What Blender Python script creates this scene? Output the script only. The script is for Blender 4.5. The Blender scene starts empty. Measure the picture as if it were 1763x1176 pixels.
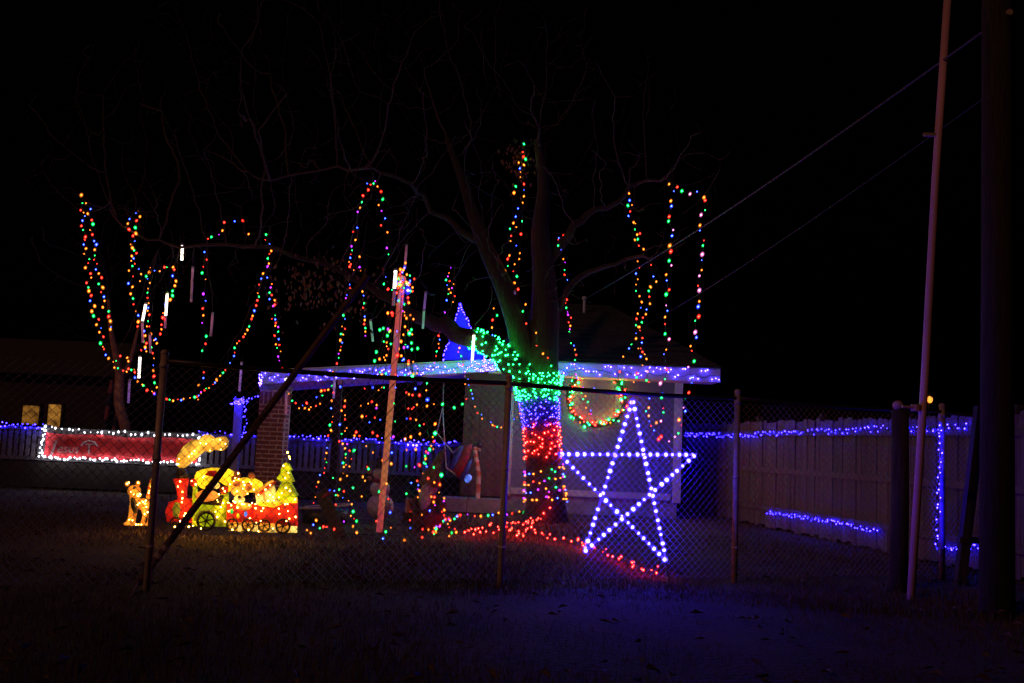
import bpy, math, random
import numpy as np
from mathutils import Vector, Matrix, Quaternion

random.seed(7)
RNG = np.random.default_rng(11)
sc = bpy.context.scene
COL = sc.collection

# ------------------------------------------------------------------ camera, sky, sun, exposure
F = 1714.0                                   # focal length in photo pixels (photo 1763 x 1176)
TILT, ROLL = math.radians(5.86), math.radians(2.4)
CAM = Vector((0, 0, 1.25))
FWD = Vector((0, math.cos(TILT), math.sin(TILT)))
R0 = Vector((1, 0, 0)); U0 = Vector((0, -math.sin(TILT), math.cos(TILT)))
RGT = R0 * math.cos(ROLL) + U0 * math.sin(ROLL)
UPV = U0 * math.cos(ROLL) - R0 * math.sin(ROLL)
cd = bpy.data.cameras.new('camera'); cam = bpy.data.objects.new('camera', cd); COL.objects.link(cam)
M = Matrix.Identity(4)
for i in range(3):
    M[i][0] = RGT[i]; M[i][1] = UPV[i]; M[i][2] = -FWD[i]; M[i][3] = CAM[i]
cam.matrix_world = M
cd.sensor_width = 36.0; cd.lens = 36.0 * F / 1763.0
cd.clip_start = 0.05; cd.clip_end = 2000
sc.camera = cam

SUN_EL, SUN_AZ = math.radians(27), math.radians(222)     # a low dim warm street glow from behind the camera, to its left
w = bpy.data.worlds.new('World'); sc.world = w; w.use_nodes = True
nt = w.node_tree
sky = nt.nodes.new('ShaderNodeTexSky'); sky.sky_type = 'NISHITA'; sky.sun_disc = False
sky.sun_elevation = math.radians(-4); sky.sun_rotation = SUN_AZ
nt.links.new(sky.outputs[0], nt.nodes['Background'].inputs[0])
nt.nodes['Background'].inputs[1].default_value = 0.006
sd = bpy.data.lights.new('sun', 'SUN'); sun = bpy.data.objects.new('sun', sd); COL.objects.link(sun)
sd.energy = 0.21; sd.angle = math.radians(2.0); sd.color = (1.0, 0.40, 0.26)
sdir = Vector((math.sin(SUN_AZ) * math.cos(SUN_EL), math.cos(SUN_AZ) * math.cos(SUN_EL), math.sin(SUN_EL)))
sun.rotation_euler = sdir.to_track_quat('Z', 'Y').to_euler()
sc.view_settings.view_transform = 'Standard'; sc.view_settings.look = 'None'
sc.view_settings.exposure = 0.0; sc.view_settings.gamma = 1.0
sc.cycles.max_bounces = 5; sc.cycles.diffuse_bounces = 2; sc.cycles.glossy_bounces = 2
sc.cycles.transparent_max_bounces = 24; sc.cycles.transmission_bounces = 4
sc.cycles.sample_clamp_indirect = 2.0; sc.cycles.light_sampling_threshold = 0.0; sc.cycles.use_light_tree = True
sc.cycles.use_denoising = True
sc.cycles.caustics_reflective = False; sc.cycles.caustics_refractive = False

# ------------------------------------------------------------------ pixel helpers
def ray(px, py):
    return FWD + RGT * ((px - 881.5) / F) + UPV * ((588.0 - py) / F)
def P(px, py, Y):
    d = ray(px, py); return CAM + d * (Y / d.y)
def G(px, py, z=0.0):
    d = ray(px, py); return CAM + d * ((z - CAM.z) / d.z)
FB = Vector((-2.85, 8.05, 0)); FU = Vector((math.cos(math.radians(21)), math.sin(math.radians(21)), 0))
FN = Vector((FU.y, -FU.x, 0))                # fence normal, towards the street
def onfence(px, py, off=0.0):
    d = ray(px, py); p0 = FB + FN * off
    t = (p0 - CAM).dot(FN) / d.dot(FN); return CAM + d * t
def fs(px, py):
    return (onfence(px, py) - FB).dot(FU)

# ------------------------------------------------------------------ materials
MATS = {}
def mat(name, base=(.5, .5, .5), rough=.7, metal=0, emit=None, estr=0, var=0.0, vscale=6.0, bump=0.0, bscale=40.0,
        stretch=(1, 1, 1), base2=None, sample=True, trans=0.0):
    m = bpy.data.materials.new(name); m.use_nodes = True; n = m.node_tree.nodes; l = m.node_tree.links
    b = n['Principled BSDF']
    b.inputs['Base Color'].default_value = (*base, 1); b.inputs['Roughness'].default_value = rough
    b.inputs['Metallic'].default_value = metal
    if trans: b.inputs['Transmission Weight'].default_value = trans
    if var or bump or base2:
        tc = n.new('ShaderNodeTexCoord'); mp = n.new('ShaderNodeMapping'); l.new(tc.outputs['Object'], mp.inputs[0])
        mp.inputs['Scale'].default_value = stretch
        oi = n.new('ShaderNodeObjectInfo'); va = n.new('ShaderNodeVectorMath'); va.operation = 'ADD'
        cm = n.new('ShaderNodeVectorMath'); cm.operation = 'SCALE'; cm.inputs['Scale'].default_value = 37.0
        cx = n.new('ShaderNodeCombineXYZ'); l.new(oi.outputs['Random'], cx.inputs[0]); l.new(oi.outputs['Random'], cx.inputs[2])
        l.new(cx.outputs[0], cm.inputs[0]); l.new(mp.outputs[0], va.inputs[0]); l.new(cm.outputs[0], va.inputs[1])
        src = va.outputs[0]
    if var or base2:
        nz = n.new('ShaderNodeTexNoise'); nz.inputs['Scale'].default_value = vscale; nz.inputs['Detail'].default_value = 6
        l.new(src, nz.inputs[0])
        rp = n.new('ShaderNodeValToRGB'); rp.color_ramp.elements[0].position = .32; rp.color_ramp.elements[1].position = .70
        c0 = base2 if base2 else tuple(c * (1 - var) for c in base)
        c1 = base if base2 else tuple(min(1, c * (1 + var)) for c in base)
        rp.color_ramp.elements[0].color = (*c0, 1); rp.color_ramp.elements[1].color = (*c1, 1)
        l.new(nz.outputs[0], rp.inputs[0])
        hv = n.new('ShaderNodeHueSaturation'); mr = n.new('ShaderNodeMapRange')
        mr.inputs[3].default_value = .78; mr.inputs[4].default_value = 1.2
        l.new(oi.outputs['Random'], mr.inputs[0]); l.new(mr.outputs[0], hv.inputs['Value']); l.new(rp.outputs[0], hv.inputs['Color'])
        l.new(hv.outputs[0], b.inputs['Base Color'])
    if bump:
        n2 = n.new('ShaderNodeTexNoise'); n2.inputs['Scale'].default_value = bscale; n2.inputs['Detail'].default_value = 8
        l.new(src, n2.inputs[0])
        bp = n.new('ShaderNodeBump'); bp.inputs['Strength'].default_value = bump; bp.inputs['Distance'].default_value = .03
        l.new(n2.outputs[0], bp.inputs['Height']); l.new(bp.outputs[0], b.inputs['Normal'])
    if emit:
        b.inputs['Emission Color'].default_value = (*emit, 1); b.inputs['Emission Strength'].default_value = estr
        if var:
            # uneven weave lets more or less of the inner lamps through
            e2 = n.new('ShaderNodeMapRange'); e2.inputs[1].default_value = .3; e2.inputs[2].default_value = .72
            e2.inputs[3].default_value = estr * .22; e2.inputs[4].default_value = estr * 1.85
            l.new(nz.outputs[0], e2.inputs[0]); l.new(e2.outputs[0], b.inputs['Emission Strength'])
    if not sample: m.cycles.emission_sampling = 'NONE'
    MATS[name] = m
    return m

BULB = {  # colour of lamp core (linear), of glass shell
    'red':   ((1.0, .018, .010), (1.0, .02, .010)),
    'amber': ((1.0, .13, .014), (1.0, .22, .012)),
    'green': ((.010, 1.0, .09), (.003, .75, .08)),
    'blue':  ((.025, .05, 1.0), (.02, .05, 1.0)),
    'violet': ((.45, .012, 1.0), (.40, .04, .9)),
    'pink':  ((1.0, .16, .60), (.9, .18, .6)),
    'white': ((.80, .84, 1.0), (.75, .78, 1.0)),
    'warm':  ((1.0, .40, .05), (1.0, .42, .05)),
    'ice':   ((.008, .004, 1.0), (.04, .025, 1.0)),
    'leaf':  ((.006, 1.0, .09), (.003, .75, .10)),
    'ruby':  ((1.0, .006, .004), (1.0, .02, .012)),
    'eave':  ((.045, .024, 1.0), (.06, .04, 1.0)),
    'star':  ((.022, .012, 1.0), (.05, .05, 1.0)),
}
CORE_E = {'red': 85, 'amber': 52, 'green': 95, 'blue': 120, 'violet': 60, 'pink': 50, 'white': 170, 'warm': 380, 'ice': 900, 'eave': 520, 'star': 290, 'leaf': 400, 'ruby': 820}
for k, (c, s) in BULB.items():
    m = bpy.data.materials.new('core_' + k); m.use_nodes = True; n = m.node_tree.nodes; l = m.node_tree.links
    n.remove(n['Principled BSDF']); e = n.new('ShaderNodeEmission'); e.inputs[0].default_value = (*c, 1); e.inputs[1].default_value = CORE_E[k]
    l.new(e.outputs[0], n['Material Output'].inputs[0]); m.cycles.emission_sampling = 'FRONT'; MATS['core_' + k] = m
    m = bpy.data.materials.new('glass_' + k); m.use_nodes = True; n = m.node_tree.nodes; l = m.node_tree.links
    n.remove(n['Principled BSDF']); e = n.new('ShaderNodeEmission'); e.inputs[0].default_value = (*s, 1); e.inputs[1].default_value = 1.15
    t = n.new('ShaderNodeBsdfTransparent'); mx = n.new('ShaderNodeMixShader'); mx.inputs[0].default_value = .62
    l.new(t.outputs[0], mx.inputs[1]); l.new(e.outputs[0], mx.inputs[2]); l.new(mx.outputs[0], n['Material Output'].inputs[0])
    m.cycles.emission_sampling = 'NONE'; MATS['glass_' + k] = m

mat('grass_soil', (.08, .05, .016), .95, var=.5, vscale=1.6, base2=(.034, .022, .009), bump=.9, bscale=22)
mat('blade', (.09, .055, .013), .8, var=.45, vscale=.9, base2=(.065, .038, .011))
mat('litter', (.16, .085, .04), .8, var=.5, vscale=9, base2=(.07, .035, .02))
mat('cord', (.012, .03, .016), .6)
mat('galv', (.62, .47, .38), .55, .1, var=.18, vscale=14, bump=.1, bscale=60)
mat('wire', (.27, .21, .36), .5, .15)  # violet of the star's light is mixed into the neutral wire colour
mat('pipe_brown', (.16, .085, .05), .7, .0, var=.4, vscale=10, bump=.2)
mat('mast', (.66, .36, .42), .55, .0, var=.2, vscale=4, bump=.06, stretch=(1, 1, .2))
mat('wood_dark', (.045, .033, .025), .9, var=.5, vscale=7, stretch=(8, 8, .6), bump=.4, bscale=14)
mat('plank', (.17, .125, .125), .85, var=.45, vscale=5, stretch=(9, 9, .5), base2=(.085, .06, .06), bump=.35, bscale=12)
mat('cedar', (.10, .045, .045), .8, var=.4, vscale=5, stretch=(9, 9, .5), base2=(.07, .032, .026), bump=.3, bscale=12)
mat('siding', (.135, .13, .20), .7, var=.06, vscale=3, bump=.15, bscale=30)
mat('trim', (.47, .45, .47), .6, var=.08, vscale=5, bump=.05)
mat('skirt', (.028, .019, .015), .95, var=.4, vscale=3)
mat('rail_dark', (.06, .05, .055), .4, .5)
mat('railing', (.20, .17, .16), .8, var=.35, vscale=4, base2=(.11, .09, .085), bump=.3, bscale=15)
mat('bark_orange_lit', (.75, .30, .08), .8, var=.4, vscale=7, base2=(.30, .12, .045), bump=.5, bscale=14)  # pale bark with the orange street light put into its colour
mat('soffit', (.55, .52, .52), .7, var=.12, vscale=4)
mat('shingle', (.06, .058, .056), .95, var=.35, vscale=9, bump=.5, bscale=60)
mat('concrete', (.20, .19, .18), .9, var=.25, vscale=6, bump=.3)
mat('brick', (.24, .085, .072), .85, var=.35, vscale=12, base2=(.20, .06, .05), bump=.4, bscale=60)
mat('mortar', (.55, .44, .40), .95, var=.2, vscale=20, bump=.5, bscale=90)
mat('bark', (.06, .044, .033), .95, var=.5, vscale=9, stretch=(3, 3, .7), base2=(.035, .028, .022), bump=1.0, bscale=16)
mat('twig', (.07, .044, .03), .9, var=.35, vscale=3)
mat('dead_leaf', (.13, .065, .03), .8, var=.4, vscale=6)
mat('banner', (.62, .014, .016), .65, var=.25, vscale=5, bump=.3, bscale=5)
mat('banner_ink', (.85, .66, .64), .7)
mat('black_metal', (.012, .011, .011), .5)
mat('needle', (.02, .07, .03), .7, var=.5, vscale=20)
mat('snow_white', (.42, .34, .38), .6, var=.05)
mat('candy_white', (.4, .28, .24), .4, emit=(1, .42, .22), estr=.07, var=.2, vscale=9, sample=False)
mat('candy_red', (.30, .06, .04), .4, emit=(1, .12, .03), estr=.05, var=.2, vscale=9, sample=False)
mat('stripe_red', (.62, .13, .12), .6, emit=(1, .10, .09), estr=.24, var=.3, vscale=1.3, sample=False)
mat('stripe_pale', (.75, .55, .5), .6, emit=(1, .36, .26), estr=.20, var=.3, vscale=1.3, sample=False)
m = mat('pole_painted_glow', (.30, .17, .15), .6, emit=(1, .2, .1), estr=.36, sample=False)  # red, orange and violet light of nearby bulbs is put into the emission
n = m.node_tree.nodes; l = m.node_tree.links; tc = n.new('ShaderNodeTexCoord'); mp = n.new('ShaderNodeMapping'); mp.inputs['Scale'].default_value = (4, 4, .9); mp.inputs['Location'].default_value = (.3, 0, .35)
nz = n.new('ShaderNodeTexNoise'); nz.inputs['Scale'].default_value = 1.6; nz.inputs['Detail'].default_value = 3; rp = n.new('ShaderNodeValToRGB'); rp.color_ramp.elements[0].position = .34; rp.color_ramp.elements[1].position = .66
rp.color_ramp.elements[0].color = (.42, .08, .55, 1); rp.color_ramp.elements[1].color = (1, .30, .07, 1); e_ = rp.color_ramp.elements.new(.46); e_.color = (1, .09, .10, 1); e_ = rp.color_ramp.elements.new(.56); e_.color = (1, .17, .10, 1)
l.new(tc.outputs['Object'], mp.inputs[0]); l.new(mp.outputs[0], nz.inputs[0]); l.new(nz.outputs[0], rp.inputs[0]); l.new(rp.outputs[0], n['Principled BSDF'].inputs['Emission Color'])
mat('red_cloth', (.30, .02, .03), .8, var=.3, vscale=6)
mat('blue_cloth', (.03, .04, .22), .8, var=.3, vscale=6)
mat('rope', (.4, .36, .36), .8)
mat('tent_blue', (.10, .10, .55), .7, emit=(.02, .01, 1.0), estr=.05, var=.25, vscale=3, sample=False)
mat('globe_blue', (.1, .15, .6), .3, emit=(.10, .22, 1.0), estr=.9, var=.5, vscale=16)
mat('ball_amber', (.45, .22, .12), .4)
mat('gnome_hat', (.13, .06, .04), .9, var=.4, vscale=12, bump=.5)
mat('gnome_beard', (.30, .24, .27), .9, var=.3, vscale=16, bump=.6)
mat('gnome_coat', (.11, .022, .02), .9, var=.3, vscale=10, bump=.4)
mat('gift_orange', (.40, .12, .06), .7, var=.2)
mat('window_lit', (.3, .2, .08), .6, emit=(1.0, .42, .06), estr=.17, var=.35, vscale=4, sample=False)
mat('door_lit', (.3, .2, .08), .6, emit=(1.0, .42, .06), estr=.24, var=.35, vscale=4, sample=False)
mat('dark_wall', (.055, .04, .034), .9, var=.3, vscale=2)
mat('play_red', (.40, .07, .03), .5, var=.15)
mat('lamp_glow', (.9, .5, .2), .5, emit=(1, .30, .035), estr=2.0)
mat('tube_dim', (.60, .42, .50), .35, emit=(.85, .22, .42), estr=.16, var=.3, vscale=3, sample=False)
mat('tube_violet', (.50, .42, .60), .35, emit=(.45, .20, .85), estr=.22, var=.3, vscale=3, sample=False)
mat('tube_green', (.45, .60, .50), .35, emit=(.22, .75, .42), estr=.30, var=.3, vscale=3, sample=False)
mat('tube_lit', (.8, .75, .7), .35, emit=(1, .86, .70), estr=3.2, var=.35, vscale=30)
mat('rope_tube', (.15, .12, .5), .35, emit=(.10, .035, 1.0), estr=.8, sample=False)
# lit fabric of the yard train (lamps sit inside the fabric)
def fab(name, c, e, s): mat(name, c, .75, emit=e, estr=s, var=.25, vscale=7, bump=.2, bscale=30)
fab('fab_red', (.5, .02, .015), (1, .018, .006), .40)
fab('fab_dark_red', (.30, .015, .012), (1, .02, .01), .16)
fab('fab_lime', (.35, .45, .02), (.60, .72, .003), .50)
fab('fab_olive', (.2, .2, .04), (.5, .45, .02), .25)
fab('fab_yellow', (.6, .42, .03), (1, .62, .01), 1.05)
fab('fab_cream', (.6, .5, .2), (1, .70, .14), .95)
fab('fab_orange', (.55, .2, .03), (1, .27, .03), .75)
fab('fab_tan', (.5, .25, .06), (1, .42, .03), .85)
fab('fab_brown', (.2, .07, .025), (1, .20, .03), .16)
fab('fab_amber', (.5, .2, .03), (1, .30, .025), .62)
fab('fab_smoke', (.7, .5, .12), (1, .52, .05), .75)
mat('orn_green', (.02, .3, .06), .3, emit=(.01, .8, .12), estr=.7)
mat('orn_blue', (.03, .1, .5), .3, emit=(.03, .25, 1), estr=.9)

# ------------------------------------------------------------------ mesh building
class MB:
    def __init__(s): s.v = []; s.f = []; s.m = []; s.names = []
    def mi(s, name):
        if name not in s.names: s.names.append(name)
        return s.names.index(name)
    def add(s, vs, fs_, m):
        b = len(s.v); s.v += [tuple(v) for v in vs]; k = s.mi(m)
        for f in fs_: s.f.append(tuple(b + i for i in f)); s.m.append(k)
    def box(s, c, size, m, rot=None):
        c = Vector(c); h = Vector(size) / 2; vs = []
        for sx in (-1, 1):
            for sy in (-1, 1):
                for sz in (-1, 1):
                    v = Vector((sx * h.x, sy * h.y, sz * h.z))
                    if rot is not None: v = rot @ v
                    vs.append(c + v)
        s.add(vs, [(0, 1, 3, 2), (4, 6, 7, 5), (0, 4, 5, 1), (2, 3, 7, 6), (0, 2, 6, 4), (1, 5, 7, 3)], m)
    def bar(s, a, b, wx, wy, m, up=Vector((0, 0, 1))):
        a = Vector(a); b = Vector(b); d = (b - a); L = d.length; d.normalize()
        x = d.cross(up)
        if x.length < 1e-4: x = Vector((1, 0, 0))
        x.normalize(); y = x.cross(d)
        rot = Matrix((x, y, d)).transposed()
        s.box((a + b) / 2, (wx, wy, L), m, rot)
    def tube(s, pts, r, m, n=6, cap=True):
        pts = [Vector(p) for p in pts]; N = len(pts)
        rs = r if isinstance(r, (list, tuple)) else [r] * N
        ref = None; rings = []
        for i in range(N):
            d = (pts[min(i + 1, N - 1)] - pts[max(i - 1, 0)])
            if d.length < 1e-9: d = Vector((0, 0, 1))
            d.normalize()
            if ref is None:
                ref = Vector((1, 0, 0)) if abs(d.x) < .9 else Vector((0, 1, 0))
            x = ref - d * ref.dot(d)
            if x.length < 1e-5: x = d.orthogonal()
            x.normalize(); ref = x; y = d.cross(x)
            rings.append([pts[i] + (x * math.cos(2 * math.pi * k / n) + y * math.sin(2 * math.pi * k / n)) * rs[i] for k in range(n)])
        vs = [v for rg in rings for v in rg]; f = []
        for i in range(N - 1):
            for k in range(n):
                a = i * n + k; b = i * n + (k + 1) % n
                f.append((a, b, b + n, a + n))
        if cap:
            f.append(tuple(range(n - 1, -1, -1))); f.append(tuple((N - 1) * n + k for k in range(n)))
        s.add(vs, f, m)
    def ell(s, c, r, m, nu=10, nv=7, rot=None):
        c = Vector(c); r = Vector(r) if not isinstance(r, (int, float)) else Vector((r, r, r)); vs = []; f = []
        def put(x, y, z):
            v = Vector((x * r.x, y * r.y, z * r.z))
            if rot is not None: v = rot @ v
            vs.append(c + v)
        put(0, 0, -1)
        for j in range(1, nv):
            t = -math.pi / 2 + math.pi * j / nv
            for k in range(nu):
                a = 2 * math.pi * k / nu; put(math.cos(t) * math.cos(a), math.cos(t) * math.sin(a), math.sin(t))
        put(0, 0, 1)
        for k in range(nu):
            f.append((0, 1 + (k + 1) % nu, 1 + k))
            for j in range(nv - 2):
                a = 1 + j * nu + k; b = 1 + j * nu + (k + 1) % nu; f.append((a, b, b + nu, a + nu))
            f.append((len(vs) - 1, 1 + (nv - 2) * nu + k, 1 + (nv - 2) * nu + (k + 1) % nu))
        s.add(vs, f, m)
    def octa(s, c, r, m):
        c = Vector(c)
        vs = [c + Vector(d) * r for d in ((1, 0, 0), (-1, 0, 0), (0, 1, 0), (0, -1, 0), (0, 0, 1), (0, 0, -1))]
        s.add(vs, [(0, 2, 4), (2, 1, 4), (1, 3, 4), (3, 0, 4), (2, 0, 5), (1, 2, 5), (3, 1, 5), (0, 3, 5)], m)
    def bulb(s, c, color, r, long=1.3, core=.5, axis=None):
        rot = None
        if axis is not None: rot = axis.to_track_quat('Z', 'Y').to_matrix()
        s.octa(c, r * core, 'core_' + color)
        s.ell(c, (r, r, r * long), 'glass_' + color, 6, 4, rot)
    def puff(s, pix, Y, d, m, soft=.86):
        pts = [P(x, y, Y) for x, y in pix]; c = sum(pts, Vector()) / len(pts); n = len(pts)
        vs = []; f = []
        for sc_, dy in ((soft, -d), (.97, -d * .65), (1.0, 0), (.97, d * .65), (soft, d)):
            for p in pts:
                q = c + (p - c) * sc_; vs.append((q.x, Y + dy, q.z))
        for i in range(4):
            for k in range(n):
                a = i * n + k; b = i * n + (k + 1) % n; f.append((a, b, b + n, a + n))
        c0 = len(vs); vs.append((c.x, Y - d * 1.12, c.z)); vs.append((c.x, Y + d * 1.12, c.z))
        for k in range(n):
            f.append((c0, (k + 1) % n, k)); f.append((c0 + 1, 4 * n + k, 4 * n + (k + 1) % n))
        s.add(vs, f, m)
    def mesh(s, name, smooth=False):
        me = bpy.data.meshes.new(name); me.from_pydata(s.v, [], s.f)
        for k in s.names: me.materials.append(MATS[k])
        me.polygons.foreach_set('material_index', s.m)
        if smooth: me.polygons.foreach_set('use_smooth', [True] * len(s.f))
        me.update(); return me
    def build(s, name, parent=None, smooth=False, kind=None, label=None):
        o = bpy.data.objects.new(name, s.mesh(name, smooth)); COL.objects.link(o)
        if parent is not None: attach(o, parent)
        if kind: o['kind'] = kind
        if label: o['label'] = label
        return o

def wloc(o):
    v = Vector(o.location)
    return v + wloc(o.parent) if o.parent and o.get('_pi') is None else v
def attach(o, parent):
    """parent keeps its place; children are written in world coordinates"""
    o.parent = parent; o.matrix_parent_inverse = PW[parent.name].inverted(); PW[o.name] = Matrix.Identity(4) if o.type == 'MESH' else PW[parent.name]
PW = {}
def empty(name, loc, label, cat, group=None):
    e = bpy.data.objects.new(name, None); COL.objects.link(e); e.location = Vector(loc); e.empty_display_size = .1
    e['label'] = label; e['category'] = cat
    if group: e['group'] = group
    PW[e.name] = Matrix.Translation(Vector(loc)); return e
def tag(o, label, cat, group=None):
    o['label'] = label; o['category'] = cat
    if group: o['group'] = group
    return o
def part(mesh, name, parent, loc, rot=None, scale=None):
    """a piece that shares its mesh with its look-alikes"""
    o = bpy.data.objects.new(name, mesh); COL.objects.link(o); o.location = Vector(loc)
    if rot is not None: o.rotation_euler = rot
    if scale is not None: o.scale = scale
    o.parent = parent; o.matrix_parent_inverse = PW[parent.name].inverted()
    PW[o.name] = Matrix.Identity(4); return o

# ------------------------------------------------------------------ ground
mb = MB()
xs = [-400, -120, -40] + [-20 + i for i in range(41)] + [40, 120, 400]
ys = [-60, -10] + [i * .8 for i in range(0, 40)] + [45, 90, 200, 700]
def gz(x, y):
    if abs(x) > 22 or y < 0 or y > 34: return -.03
    return -.02 + .035 * math.sin(x * .9 + y * .5) * math.sin(y * .7 - x * .23) - .01
for y in ys:
    for x in xs: mb.v.append((x, y, min(0.0, gz(x, y))))
nx = len(xs); mb.mi('grass_soil')
for j in range(len(ys) - 1):
    for i in range(nx - 1):
        a = j * nx + i; mb.f.append((a, a + 1, a + 1 + nx, a + nx)); mb.m.append(0)
g = mb.build('ground', smooth=True); g['kind'] = 'structure'

# grass: one mass of blades
def blades(n, yr, xspread, h, wd, seed):
    r = np.random.default_rng(seed)
    y = r.uniform(yr[0] ** .5, yr[1] ** .5, n) ** 2
    x = r.uniform(-1, 1, n) * (y * .53 + .6)
    clump = np.sin(x * 3.1 + y * 1.7) * np.sin(y * 2.3 - x * 1.1) + r.normal(0, .5, n)
    hh = h * (0.55 + .45 * r.random(n)) * np.clip(.8 + .4 * clump, .35, 1.5)
    a = r.uniform(0, 2 * np.pi, n); lx = r.normal(0, .5, n) * hh; ly = r.normal(0, .5, n) * hh
    z0 = np.full(n, -.055)
    v = np.empty((n, 3, 3))
    v[:, 0] = np.stack([x - np.cos(a) * wd, y - np.sin(a) * wd, z0], 1)
    v[:, 1] = np.stack([x + np.cos(a) * wd, y + np.sin(a) * wd, z0], 1)
    v[:, 2] = np.stack([x + lx, y + ly, z0 + .03 + hh], 1)
    return v.reshape(-1, 3)
bv = np.concatenate([blades(42000, (3.5, 9.5), 0, .060, .0035, 3), blades(60000, (8.5, 20), 0, .065, .006, 4)])
me = bpy.data.meshes.new('grass'); nv = len(bv)
me.vertices.add(nv); me.vertices.foreach_set('co', bv.ravel()); me.loops.add(nv); me.loops.foreach_set('vertex_index', np.arange(nv))
me.polygons.add(nv // 3); me.polygons.foreach_set('loop_start', np.arange(0, nv, 3)); me.polygons.foreach_set('loop_total', np.full(nv // 3, 3))
me.materials.append(MATS['blade']); me.update(); me.validate()
go = bpy.data.objects.new('grass', me); COL.objects.link(go); go['kind'] = 'stuff'
tag(go, 'short dry winter grass covering the dark lawn', 'grass')
mb = MB()
for i in range(900):
    y = random.uniform(1.9, 4.3) ** 2; x = random.uniform(-1, 1) * (y * .53 + .5)
    a = random.uniform(0, 6.28); L = random.uniform(.025, .06); wv = L * random.uniform(.3, .55); t = random.uniform(-.5, .5)
    c = Vector((x, y, random.uniform(.005, .05))); d = Vector((math.cos(a), math.sin(a), t * .6)) * L; s_ = Vector((-math.sin(a), math.cos(a), random.uniform(-.5, .5))) * wv
    u = Vector((0, 0, L * .35))
    mb.add([c - d, c - d * .2 + s_ + u, c + d, c - d * .1 - s_ + u, c], [(0, 1, 4), (1, 2, 4), (2, 3, 4), (3, 0, 4)], 'litter')
lo = mb.build('leaf_litter', kind='stuff'); tag(lo, 'dry fallen leaves scattered over the lawn', 'leaf litter')

# ------------------------------------------------------------------ chain-link fence
H = 1.83
posts = [fs(-170, 1010), fs(268, 812), fs(869, 820), fs(1267, 838), fs(1622, 840), fs(1735, 850)]
cf = empty('chain_link_fence', FB, 'galvanised chain link fence along the street with the blue star on it', 'fence')
mb = MB(); mb.tube([(0, 0, -.05), (0, 0, H + .03)], .030, 'galv', 10)
mb.ell((0, 0, H + .035), (.036, .036, .03), 'galv', 10, 5); mb.tube([(0, 0, H - .09), (0, 0, H - .05)], .036, 'galv', 10)
mb.tube([(0, 0, .3), (0, 0, .33)], .034, 'galv', 10); mb.tube([(0, 0, 1.0), (0, 0, 1.03)], .034, 'galv', 10)
post_me = mb.mesh('post', True)
for k, s_ in enumerate(posts):
    p = FB + FU * s_; part(post_me, 'post', cf, p, (0, 0, random.uniform(0, 1)))
for a, b in zip(posts[1:-1], posts[2:]):
    mb = MB(); n_ = 7; pts = []
    for i in range(n_):
        t = i / (n_ - 1); pts.append(FB + FU * (a + (b - a) * t) + Vector((0, 0, H - .03 - .02 * math.sin(t * math.pi))))
    mb.tube(pts, .021, 'rail_dark', 8); mb.build('top_rail', cf, True)
wdt = .072
for bi, (a, b) in enumerate(zip(posts[:-1], posts[1:])):
    V = []; Fc = []
    kn = int((b - a) / (wdt / 2)); jn = int((H - .10) / .036)
    for k in range(kn):
        s0 = a + k * wdt / 2
        base = len(V)
        for j in range(jn + 1):
            odd = (j + k) % 2
            bow = .02 * math.sin(k * .11 + j * .13) + .012 * math.sin(k * .037)
            p = FB + FU * (s0 + odd * wdt / 2) + FN * (bow + (.004 if odd else -.004)) + Vector((0, 0, .03 + j * .036))
            for q in range(3):
                an = 2.094 * q; V.append((p.x + FN.x * .0030 * math.cos(an) + FU.x * .0030 * math.sin(an), p.y + FN.y * .0030 * math.cos(an) + FU.y * .0030 * math.sin(an), p.z))
            if j:
                o_ = base + (j - 1) * 3
                for q in range(3): Fc.append((o_ + q, o_ + (q + 1) % 3, o_ + 3 + (q + 1) % 3, o_ + 3 + q))
    me = bpy.data.meshes.new('wire_fabric'); me.from_pydata(V, [], Fc); me.materials.append(MATS['wire']); me.update()
    o = bpy.data.objects.new('wire_fabric', me); COL.objects.link(o); attach(o, cf); o['kind'] = 'stuff'

# leaning pipe: foot in the grass, resting on the top rail
pr = onfence(512, 637, .045); foot = G(238, 1005); foot2 = G(222, 1022)
dirp = (pr - foot).normalized(); top = pr + dirp * ((pr - foot).length * .47)
mb = MB(); mb.tube([foot, pr, top], .030, 'pipe_brown', 10)
lp = mb.build('leaning_pole', smooth=False); tag(lp, 'long brown pole leaning slantwise on the fence rail in front of the yard train', 'pole')
PW[lp.name] = Matrix.Identity(4)
mb = MB(); mb.tube([foot2 - Vector((0, 0, .05)), foot + Vector((0, 0, .04)), foot + dirp * .3], .011, 'pipe_brown', 6); mb.build('anchor_rod', lp)
mb = MB()
for t in (.25, .33): mb.tube([foot + dirp * t, foot + dirp * (t + .035)], .036, 'galv', 10)
mb.build('clamp', lp)

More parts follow.
